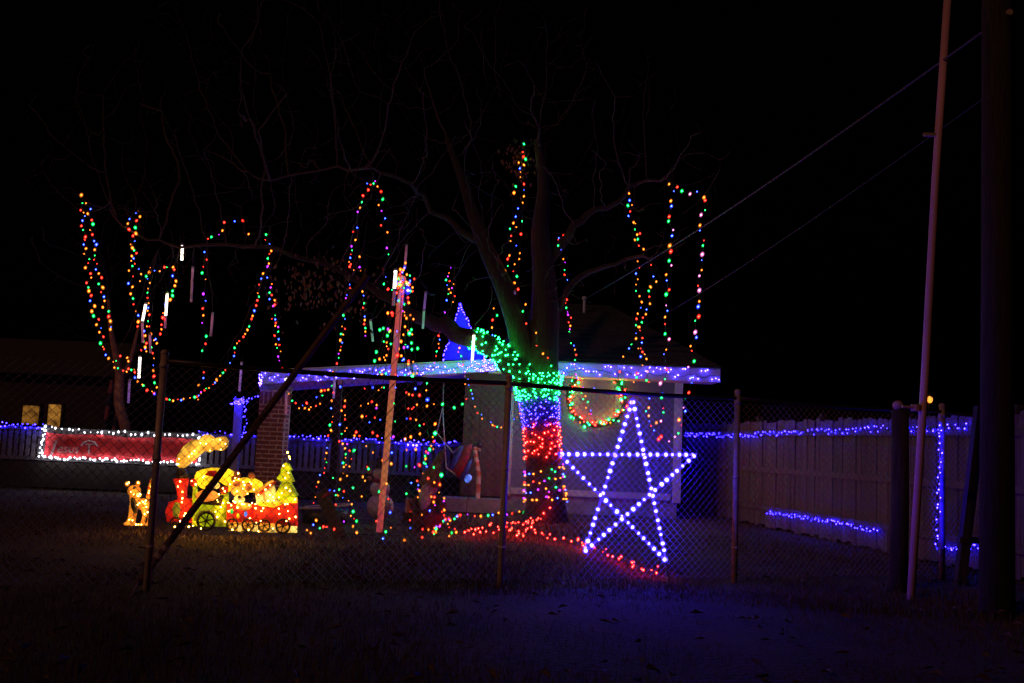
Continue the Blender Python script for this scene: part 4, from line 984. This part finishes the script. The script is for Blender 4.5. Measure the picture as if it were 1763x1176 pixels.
# ------------------------------------------------------------------ meteor tubes
MT = [((314, 423), (313, 448), 'lit', 15.9, 'lit white meteor tube high on a twig above the banner'),
      ((332, 462), (329, 520), 'dim', 15.9, 'long dim pink meteor tube hanging below the twigs over the banner'),
      ((366, 541), (363, 579), 'dim', 15.9, 'short dim pink meteor tube above the smoke cloud'),
      ((416, 626), (412, 674), 'violet', 16.2, 'violet meteor tube hanging above the pale arbour post'),
      ((251, 524), (245, 554), 'lit', 15.7, 'slanted lit white meteor tube in the tangled string over the banner'),
      ((245, 556), (246, 590), 'dim', 15.7, 'dim meteor tube directly under the slanted lit tube'),
      ((288, 506), (285, 546), 'lit', 15.8, 'lit white meteor tube beside the looped string over the banner'),
      ((285, 547), (284, 565), 'dim', 15.8, 'short dim pink meteor tube below a lit tube beside the looped string'),
      ((241, 615), (239, 651), 'lit', 15.6, 'lit white meteor tube low over the red banner'),
      ((258, 577), (259, 608), 'dim', 15.7, 'dim meteor tube beside the tangled string above the fence post'),
      ((223, 656), (221, 694), 'violet', 15.6, 'violet meteor tube just above the white lights of the banner'),
      ((577, 640), (574, 686), 'violet', 15.2, 'violet meteor tube hanging from the porch roof edge above the porch post'),
      ((493, 651), (492, 668), 'lit', 15.0, 'short lit white meteor tube on the brick column corner'),
      ((493, 679), (492, 712), 'dim', 15.0, 'pink meteor tube against the edge of the brick column'),
      ((638, 553), (642, 588), 'green', 16.4, 'pale green meteor tube hanging over the porch roof beside the tall arch string'),
      ((681, 466), (679, 500), 'lit', 13.2, 'lit white meteor tube at the top of the glowing pole'),
      ((679, 501), (677, 526), 'dim', 13.2, 'pink meteor tube beside the glowing pole below its lit tube'),
      ((700, 424), (697, 461), 'dim', 16.4, 'dim pink meteor tube hanging free above the glowing pole'),
      ((733, 505), (730, 535), 'violet', 16.6, 'violet meteor tube hanging over the porch above a green one'),
      ((730, 536), (728, 566), 'green', 16.6, 'green meteor tube hanging over the porch under a violet one'),
      ((886, 503), (884, 562), 'violet', 16.9, 'long violet meteor tube hanging in front of the tree fork'),
      ((816, 577), (813, 620), 'lit', 16.6, 'lit white meteor tube at the end of the green lit limb')]
for (xa_, ya_), (xb_, yb_), kd, Y, lab in MT:
    a = P(xa_, ya_, Y); b_ = P(xb_, yb_, Y)
    e = empty('meteor_tube', b_, lab, 'light tube', 'meteor light tubes')
    mb = MB(); mb.tube([a, b_], .021 if kd == 'lit' else .019, {'lit': 'tube_lit', 'dim': 'tube_dim', 'violet': 'tube_violet', 'green': 'tube_green'}[kd], 8); mb.build('tube', e, True)
    mb = MB(); mb.tube([a, a + Vector((0, 0, .03))], .023, 'trim', 8); mb.build('cap', e)
    d = np.linalg.norm(BN - np.array(a + Vector((0, 0, .1))), axis=1) + (BN[:, 2] < a.z) * 9; q = Vector(BN[d.argmin()])
    if kd in ('lit', 'dim', 'violet', 'green') and (q - a).length < 1.4:
        mb = MB(); mb.tube([a + Vector((0, 0, .03)), a.lerp(q, .5), q], .003, 'cord', 4); mb.build('cord', e)
    else:
        mb = MB(); mb.tube([a + Vector((0, 0, .03)), a + Vector((0, .02, .12))], .003, 'cord', 4); mb.build('cord', e)

# ------------------------------------------------------------------ yard train
def wheel(parent, px, py, rp, Y):
    c = P(px, py, Y); r = rp * Y / F; mb = MB()
    mb.tube([c + Vector((math.cos(a) * r, 0, math.sin(a) * r)) for a in np.linspace(0, 2 * math.pi, 25)], r * .17, 'black_metal', 6, cap=False)
    w_ = mb.build('wheel', parent, True)
    mb = MB()
    for k in range(6):
        a = math.pi * k / 3 + .3; mb.tube([c, c + Vector((math.cos(a) * r, 0, math.sin(a) * r))], r * .085, 'black_metal', 5)
    mb.build('spoke', w_)
    mb = MB(); mb.tube([c + Vector((0, -.02, 0)), c + Vector((0, .02, 0))], r * .2, 'black_metal', 10); mb.build('hub', w_)
def pf_(parent, name, pix, Y, d, m, soft=.88):
    mb = MB(); mb.puff(pix, Y, d, m, soft); return mb.build(name, parent, True)
def fairy(parent, spots, Y, col='warm', r=.013):
    mb = MB()
    for x, y in spots: mb.bulb(P(x, y, Y), col, r * random.uniform(.75, 1.35), 1.1, .55)
    mb.build('bulbs', parent, True, kind='stuff')
def inside(box, n): return [(random.uniform(box[0], box[2]), random.uniform(box[1], box[3])) for _ in range(n)]
TYD = 12.55
lc = empty('train_locomotive', P(345, 915, TYD), 'lit fabric toy locomotive with red boiler, yellow smoke and lime green cab', 'yard decoration')
pf_(lc, 'boiler', [(290, 898), (287, 880), (293, 864), (310, 858), (334, 858), (334, 900)], TYD, .10, 'fab_red')
pf_(lc, 'boiler_face', [(298, 888), (297, 874), (302, 864), (309, 866), (311, 878), (307, 892)], TYD - .115, .012, 'fab_olive')
pf_(lc, 'smokestack', [(300, 824), (324, 823), (320, 845), (320, 863), (308, 863), (307, 845)], TYD - .02, .07, 'fab_red')
pf_(lc, 'stack_rim', [(306, 808), (321, 808), (323, 824), (304, 824)], TYD - .02, .06, 'black_metal')
smk = pf_(lc, 'smoke', [(308, 806), (303, 796), (306, 784), (317, 768), (330, 758), (345, 756), (352, 748), (362, 748), (371, 755), (380, 752), (389, 752), (394, 759), (392, 769), (384, 776), (377, 772), (368, 774), (361, 779), (352, 775), (344, 783), (333, 793), (321, 799), (317, 806)], TYD - .03, .06, 'fab_smoke', .80)
pf_(lc, 'cab', [(333, 906), (333, 862), (352, 866), (372, 866), (385, 850), (392, 842), (392, 862), (391, 907)], TYD, .10, 'fab_lime', .92)
pf_(lc, 'cab_post', [(333, 862), (334, 836), (338, 836), (339, 862)], TYD - .03, .05, 'fab_lime')
pf_(lc, 'cab_roof', [(336, 834), (337, 818), (346, 809), (364, 805), (390, 806), (402, 812), (405, 830), (396, 838), (380, 828), (360, 826)], TYD + .03, .10, 'fab_yellow')
pf_(lc, 'window_sill', [(341, 862), (378, 866), (382, 852), (386, 852), (381, 871), (341, 868)], TYD - .10, .02, 'black_metal')
mb = MB(); cF = P(354, 899, TYD - .11); mb.tube([cF + Vector((math.cos(a) * .135, 0, math.sin(a) * .135)) for a in np.linspace(.1, math.pi - .1, 16)], .018, 'fab_olive', 6); mb.build('fender', lc, True)
bear = MB(); bear.ell(P(356, 828, TYD - .08), (.125, .09, .105), 'fab_yellow', 14, 9); bear.ell(P(342, 816, TYD - .08), (.035, .03, .035), 'fab_yellow'); bear.ell(P(372, 836, TYD - .12), (.05, .05, .04), 'fab_cream')
bear.ell(P(357, 855, TYD - .06), (.15, .09, .085), 'fab_orange', 14, 9); bo = bear.build('bear', lc, True)
mb = MB(); mb.puff([(352, 818), (360, 810), (370, 810), (379, 818), (375, 823), (363, 820)], TYD - .15, .03, 'fab_dark_red'); mb.build('cap', bo, True)
mb = MB(); mb.ell(P(357, 838, TYD - .17), (.025, .015, .02), 'black_metal'); mb.ell(P(350, 827, TYD - .175), (.008, .008, .008), 'black_metal'); mb.ell(P(363, 828, TYD - .175), (.008, .008, .008), 'black_metal'); mb.build('face', bo, True)
mb = MB(); mb.ell(P(333, 831, TYD - .12), (.045, .04, .05), 'fab_red'); mb.build('mitten', bo, True)
mb = MB(); mb.ell(P(386, 844, TYD - .12), (.055, .04, .05), 'fab_red'); mb.build('mitten', bo, True)
wheel(lc, 302, 900, 8.5, TYD - .13); wheel(lc, 355, 897, 14.5, TYD - .14)
fairy(lc, [(310, 829), (306, 838), (314, 847), (314, 858), (313, 864), (319, 884), (317, 888), (310, 897), (301, 907), (318, 905), (325, 907), (332, 905), (308, 790), (307, 799), (330, 781), (325, 786), (335, 776), (345, 763), (355, 764), (368, 757), (379, 757), (388, 764), (380, 774), (362, 776), (333, 869), (384, 866), (380, 873), (371, 881), (374, 890), (387, 898), (349, 822), (351, 820), (366, 812), (330, 828), (337, 834), (384, 841), (387, 846), (377, 851), (374, 861), (376, 864), (346, 910), (396, 833), (394, 866)], TYD - .16)
w1 = empty('train_wagon', P(415, 915, TYD), 'lit fabric toy wagon carrying a brown plush puppy behind the locomotive', 'yard decoration', 'wagons of the lit yard train')
pf_(w1, 'wagon_body', [(392, 899), (392, 866), (437, 868), (437, 899)], TYD, .10, 'fab_red')
pf_(w1, 'canopy', [(394, 846), (396, 832), (405, 825), (420, 822), (437, 823), (451, 831), (452, 840), (440, 848)], TYD + .02, .09, 'fab_yellow')
mb = MB(); mb.ell(P(413, 842, TYD - .07), (.115, .09, .10), 'fab_tan', 14, 9); mb.ell(P(412, 860, TYD - .15), (.07, .06, .05), 'fab_cream', 12, 7); mb.ell(P(420, 872, TYD - .08), (.10, .08, .05), 'fab_tan', 12, 7); pu = mb.build('puppy', w1, True)
for xx, yy, rx, rz in ((407, 833, .05, .035), (428, 838, .045, .055)):
    mb = MB(); mb.ell(P(xx, yy, TYD - .155), (rx, .03, rz), 'fab_brown', 10, 7); mb.build('patch', pu, True)
mb = MB(); mb.ell(P(412, 856, TYD - .215), (.022, .016, .02), 'black_metal'); mb.build('nose', pu, True)
for xx, yy in ((398, 826), (408, 818), (433, 820)):
    mb = MB(); mb.ell(P(xx, yy, TYD - .02), (.045, .04, .055), 'fab_brown', 10, 7); mb.build('ear', pu, True)
for xx, yy, m_ in ((399, 880, 'orn_green'), (410, 888, 'fab_yellow'), (423, 885, 'orn_blue')):
    mb = MB(); mb.ell(P(xx, yy, TYD - .13), (.02, .02, .034), m_); mb.tube([P(xx, yy - 4, TYD - .13), P(xx, yy - 6, TYD - .13)], .009, 'black_metal', 6); mb.build('ornament', w1, True)
pf_(w1, 'undercarriage', [(394, 914), (394, 897), (436, 897), (436, 914)], TYD + .02, .05, 'fab_tan')
for xx in (414, 440): pf_(w1, 'foot_block', [(xx - 3, 915), (xx - 3, 904), (xx + 3, 904), (xx + 2, 915)], TYD - .02, .05, 'fab_cream')
wheel(w1, 400, 903, 9.2, TYD - .14); wheel(w1, 427, 904, 9.6, TYD - .14)
fairy(w1, [(410, 815), (405, 823), (411, 825), (403, 828), (419, 830), (421, 835), (430, 830), (433, 833), (396, 834), (418, 841), (426, 850), (408, 846), (402, 863), (405, 865), (392, 865), (413, 863), (398, 870), (409, 874), (420, 868), (429, 870), (440, 868), (394, 880), (430, 892), (434, 866), (441, 900), (417, 868), (440, 875), (400, 912), (428, 912), (437, 843)], TYD - .20)
w2 = empty('train_wagon', P(475, 915, TYD), 'lit red fabric toy wagon loaded with gifts and a lime fir tree', 'yard decoration', 'wagons of the lit yard train')
pf_(w2, 'wagon_body', [(437, 899), (437, 868), (470, 869), (512, 860), (512, 906), (470, 901)], TYD, .11, 'fab_red', .93)
pf_(w2, 'trim_band', [(445, 871), (445, 863), (458, 866), (470, 868), (484, 862), (498, 857), (512, 856), (512, 866), (492, 866), (472, 874), (458, 872)], TYD - .10, .03, 'fab_yellow', .95)
pf_(w2, 'gift', [(443, 868), (441, 850), (455, 845), (458, 868)], TYD - .06, .06, 'fab_cream'); pf_(w2, 'gift', [(457, 868), (453, 842), (471, 835), (480, 866)], TYD - .04, .07, 'fab_cream')
pf_(w2, 'ribbon', [(454, 862), (452, 846), (455, 845), (458, 864)], TYD - .11, .015, 'fab_orange')
pf_(w2, 'scroll', [(438, 847), (462, 829), (470, 826), (471, 830), (465, 836), (441, 853)], TYD - .09, .03, 'fab_tan'); pf_(w2, 'scroll_band', [(441, 851), (466, 832), (475, 828), (474, 832), (444, 856)], TYD - .125, .012, 'fab_dark_red')
tr_ = pf_(w2, 'fir_tree', [(472, 857), (480, 842), (487, 829), (500, 829), (507, 842), (513, 853), (506, 861), (480, 862)], TYD, .09, 'fab_lime')
mb = MB(); mb.puff([(477, 824), (486, 811), (499, 811), (507, 829), (492, 833)], TYD, .075, 'fab_lime'); mb.build('fir_tier', tr_, True)
mb = MB(); mb.puff([(483, 812), (488, 799), (493, 796), (498, 799), (504, 809), (494, 813)], TYD, .055, 'fab_lime'); mb.build('fir_tier', tr_, True)
pf_(w2, 'undercarriage', [(446, 916), (446, 899), (499, 903), (499, 917)], TYD + .02, .05, 'fab_tan')
for xx in (452 + 17, 504): pf_(w2, 'foot_block', [(xx - 5, 917), (xx - 5, 906), (xx + 7, 906), (xx + 7, 917)], TYD - .02, .05, 'fab_cream')
wheel(w2, 455, 905, 9.5, TYD - .15); wheel(w2, 487, 906, 11.4, TYD - .15)
fairy(w2, [(495, 779), (498, 786), (499, 790), (488, 802), (496, 814), (491, 823), (492, 840), (485, 849), (499, 845), (480, 856), (445, 852), (457, 843), (470, 856), (465, 852), (472, 862), (440, 868), (453, 875), (450, 880), (480, 876), (481, 885), (491, 868), (495, 868), (509, 890), (449, 897), (493, 897), (496, 880), (465, 835), (462, 862), (508, 860), (498, 893), (445, 915), (470, 910)], TYD - .16)
mb = MB(); mb.tube([P(497, 797, TYD), P(498, 779, TYD)], .006, 'black_metal', 5); mb.build('tree_spike', w2)
# lit plush puppy standing left of the train
DY = 12.9
pp = empty('lit_puppy', P(240, 906, DY), 'small amber lit plush puppy figure with raised tail standing by the fence post', 'yard decoration')
mb = MB(); mb.ell(P(247, 868, DY), (.11, .075, .075), 'fab_amber', 14, 9); mb.ell(P(234, 866, DY), (.075, .07, .085), 'fab_amber', 12, 8)
mb.tube([P(231, 862, DY), P(231, 850, DY)], [.06, .055], 'fab_amber', 10)
mb.ell(P(231, 845, DY), (.085, .075, .075), 'fab_amber', 14, 9)
for a_, b_, c_, dy in ((( 228, 870), (225, 888), (219, 904), -.05), ((233, 874), (231, 890), (229, 905), .05), ((248, 874), (249, 888), (245, 905), -.05), ((257, 872), (258, 888), (256, 905), .05)):
    mb.tube([P(*a_, DY + dy), P(*b_, DY + dy), P(*c_, DY + dy)], [.04, .028, .026], 'fab_amber', 8); mb.ell(P(c_[0] - 2, c_[1] - 2, DY + dy - .01), (.035, .045, .02), 'fab_amber', 8, 5)
bd = mb.build('body', pp, True); rm = bd.modifiers.new('skin', 'REMESH'); rm.mode = 'VOXEL'; rm.voxel_size = .011; rm.use_smooth_shade = True
mb = MB(); mb.ell(P(239, 852, DY - .06), (.036, .036, .032), 'fab_cream', 10, 7); mb.build('muzzle', pp, True)
for xx, yy in ((219, 833), (238, 832)):
    mb = MB(); mb.ell(P(xx, yy, DY - .01), (.030, .02, .034), 'fab_amber', 10, 7); mb.build('ear', pp, True)
mb = MB(); mb.tube([P(256, 858, DY), P(259, 846, DY), P(262, 832, DY), P(265, 818, DY)], [.034, .04, .036, .018], 'fab_tan', 8); ta_ = mb.build('tail', pp, True)
mb = MB()
for xx, yy in ((258, 851), (260, 840), (263, 829)): mb.tube([P(xx - .2, yy + 1.5, DY), P(xx + .3, yy - 1.5, DY)], .043, 'fab_red', 8)
mb.build('stripe', ta_, True)
mb = MB(); mb.tube([P(229, 858, DY - .04), P(231, 870, DY - .07), P(233, 884, DY - .08)], [.03, .045, .022], 'black_metal', 8); mb.build('scarf', pp, True)
mb = MB(); mb.ell(P(231, 840, DY - .075), (.018, .014, .018), 'black_metal'); mb.build('eye', pp, True)
fairy(pp, [(219, 833), (222, 831), (238, 831), (225, 847), (230, 851), (241, 851), (238, 854), (240, 866), (246, 864), (251, 862), (250, 867), (252, 873), (237, 869), (249, 885), (254, 882), (228, 896), (222, 895), (238, 903), (243, 903), (257, 845), (260, 838), (262, 848), (256, 849), (264, 825), (234, 903)], DY - .11, 'warm', .012)

# ------------------------------------------------------------------ smaller yard figures
snb = P(655, 887, 15.6); snb.z = 0
sn = empty('snowman', snb, 'pale snowman figure behind the glowing pole, its base lit violet', 'yard decoration')
mb = MB(); c = P(655, 868, 15.6); c.z = max(c.z, .2); mb.ell((c.x, 15.6, .20), (.21, .19, .20), 'snow_white', 16, 10); mb.ell((c.x - .02, 15.6, .47), (.155, .14, .15), 'snow_white', 14, 9); mb.ell((c.x - .03, 15.6, .70), (.115, .11, .11), 'snow_white', 14, 9)
mb.build('body', sn, True)
mb = MB(); mb.tube([(c.x - .03, 15.6, .79), (c.x - .03, 15.6, .95)], .075, 'black_metal', 10); mb.tube([(c.x - .03, 15.6, .785), (c.x - .03, 15.6, .80)], .12, 'black_metal', 12); mb.build('hat', sn)
mb = MB(); mb.tube([(c.x - .03, 15.49, .70), (c.x - .03, 15.38, .69)], [.016, .004], 'gift_orange', 6); mb.build('nose', sn)
mb = MB(); mb.tube([(c.x - .12, 15.55, .60), (c.x - .03, 15.48, .585), (c.x + .07, 15.55, .60)], .03, 'red_cloth', 7); mb.build('scarf', sn, True)
hk = P(645, 880, 15.9); hk.z = 0
hb = empty('hook_stand', hk, 'curved hook stand with two hanging amber balls beside the snowman', 'garden hook')
hp = [hk, P(648, 815, 15.9), P(647, 800, 15.9), P(642, 795, 15.9), P(637, 797, 15.9), P(635, 804, 15.9)]
mb = MB(); mb.tube(hp, .012, 'pipe_brown', 7); mb.build('hook', hb, True)
for yy in (812, 823.5):
    mb = MB(); mb.ell(P(636, yy, 15.9), .038, 'ball_amber', 12, 8); mb.build('ball', hb, True)
mb = MB(); mb.tube([P(635, 803, 15.9), P(636, 826, 15.9)], .004, 'black_metal', 5); mb.build('thread', hb)
gy = 14.4; gb_ = P(738, 905, gy); gb_.z = 0
gn = empty('garden_gnome', gb_, 'garden gnome with tall brown pointed hat, pale beard and dark red coat', 'garden gnome')
gx = P(738, 860, gy).x
mb = MB(); ring = [(0.0, .19), (.12, .22), (.30, .20), (.46, .13)]
mb.tube([(gx, gy, z) for z, _ in ring], [r for _, r in ring], 'gnome_coat', 14); mb.build('coat', gn, True)
mb = MB(); mb.tube([(gx - .02, gy - .13, .62), (gx - .03, gy - .16, .5), (gx - .05, gy - .17, .36), (gx - .06, gy - .16, .24)], [.05, .105, .085, .015], 'gnome_beard', 10); mb.build('beard', gn, True)
mb = MB(); mb.ell((gx, gy, .56), (.12, .11, .12), 'gnome_beard', 12, 8); mb.build('head', gn, True)
mb = MB(); mb.ell((gx - .02, gy - .15, .60), .03, 'gift_orange', 8, 6); mb.build('nose', gn, True)
ht = P(764, 774, gy); mb = MB(); mb.tube([(gx, gy, .60), (gx + .02, gy, .72), (gx + .07, gy, .86), (ht.x - .02, gy, ht.z - .04), (ht.x + .02, gy, ht.z)], [.17, .13, .085, .04, .012], 'gnome_hat', 12); mb.build('hat', gn, True)
for s_ in (-1, 1):
    mb = MB(); mb.tube([(gx + s_ * .14, gy - .03, .44), (gx + s_ * .22, gy - .10, .34), (gx + s_ * .17, gy - .18, .27)], [.06, .055, .04], 'gnome_coat', 8); mb.ell((gx + s_ * .16, gy - .19, .26), .042, 'black_metal', 8, 6); mb.build('arm', gn, True)
mb = MB(); c = P(711, 858, 15.2); mb.box((c.x, 15.2, .26), (.20, .18, .20), 'gift_orange'); gf = mb.build('gift_box'); gf.location.z = 0
tag(gf, 'orange gift box raised behind the gnome', 'gift box'); PW[gf.name] = Matrix.Identity(4)
mb = MB(); mb.box((c.x, 15.2, .08), (.26, .24, .16), 'wood_dark'); mb.build('plinth', gf)
mb = MB(); mb.box((c.x - .085, 15.2, .262), (.03, .186, .206), 'snow_white'); mb.build('ribbon', gf)
# candy cane by the porch wall
cy = 18.2; cn = P(823, 846, cy); cn.z = .24
cc_ = empty('candy_cane', cn, 'tall striped candy cane glowing dimly against the porch wall planks', 'candy cane')
cp = [Vector((cn.x, cy, .24)), P(824, 820, cy), P(821, 795, cy), P(818, 775, cy), P(819, 768, cy), P(822, 766, cy), P(824, 770, cy), P(824, 776, cy)]
cp, _ = catmull(cp, [0] * len(cp), 6)
mb = MB()
for i in range(len(cp) - 1): mb.tube([cp[i], cp[i + 1]], .042, 'candy_red' if (i // 2) % 2 else 'candy_white', 9, cap=(i in (0, len(cp) - 2)))
mb.build('cane', cc_, True)
mb = MB(); mb.tube([Vector((cn.x, cy, .0)), Vector((cn.x, cy, .3))], .012, 'black_metal', 6); mb.build('stake', cc_)
gl = P(806, 824, 16.9)
gs = empty('globe_light', Vector((gl.x, 16.9, 0)), 'blue glowing globe on a thin stake before the porch step', 'garden light')
mb = MB(); mb.ell(gl, (.055, .055, .075), 'globe_blue', 12, 9, Matrix.Rotation(.4, 3, 'Y')); mb.build('globe', gs, True)
mb = MB(); mb.tube([Vector((gl.x, 16.9, -.03)), gl - Vector((0, 0, .07))], .006, 'black_metal', 6); mb.build('stake', gs)
# hammock chair hanging from the porch roof
hc = empty('hammock_chair', P(790, 850, 17.6), 'red and blue cloth hammock chair hung on ropes under the porch roof', 'hammock chair')
hk_ = P(764, 655, 17.5)
for (xx, yy) in ((752, 745), (768, 805)):
    mb = MB(); m_ = P(762, 702, 17.5); mb.tube([hk_, m_, P(xx, yy, 17.5)], .011, 'rope', 6); mb.build('rope', hc)
for pix, m_ in (([(770, 808), (792, 770), (800, 766), (786, 800), (778, 812)], 'blue_cloth'), ([(778, 812), (786, 800), (800, 766), (814, 764), (806, 795), (790, 825)], 'red_cloth'), ([(790, 825), (806, 795), (814, 790), (806, 815), (798, 828)], 'blue_cloth')):
    mb = MB(); mb.puff(pix, 17.6, .035, m_, .95); mb.build('cloth', hc, True)
mb = MB(); mb.tube([P(752, 745, 17.5), P(780, 780, 17.55), P(794, 768, 17.6)], .011, 'rope', 6); mb.tube([P(768, 805, 17.5), P(790, 822, 17.6)], .011, 'rope', 6); mb.build('rope', hc)
mb = MB(); mb.tube([P(792, 771, 17.75), P(826, 764, 17.75)], .03, 'black_metal', 8); mb.ell(P(826, 766, 17.75), (.05, .05, .06), 'black_metal', 8, 6); mb.build('spreader_bar', hc)
# pale hoop on the lawn and a dark leaning plank
ho = P(558, 889, 15.0)
mb = MB(); hx = P(560, 889, 14.6).x; mb.tube([(hx + math.cos(a) * .37, 14.6 + math.sin(a) * .36, .24 + .04 * math.cos(a)) for a in np.linspace(0, 6.283, 34)], .013, 'snow_white', 7, cap=False)
o = mb.build('hoop_rim', None, True); 
hr = empty('fire_ring', (hx, 14.6, 0), 'low round tub with pale rim standing on the lawn beside the train', 'tub')
attach(o, hr); o.name = 'rim'
mb = MB(); mb.tube([(hx, 14.6, 0), (hx, 14.6, .20)], [.32, .35], 'black_metal', 20); mb.build('basin', hr, True)
mb = MB(); a = G(587, 922); b_ = P(553, 846, a.y + .25); mb.bar(a - Vector((0, 0, .03)), b_, .16, .06, 'wood_dark', Vector((0, -1, .2)))
o = mb.build('dark_plank'); tag(o, 'dark plank propped aslant against the low tub in front of the porch post', 'plank'); PW[o.name] = Matrix.Identity(4)
mb = MB(); c = P(562, 852, b_.y - .05); mb.tube([P(554, 858, b_.y - .06), c, P(572, 846, b_.y - .03)], [.015, .03, .02], 'red_cloth', 7); mb.build('red_ribbon', o, True)
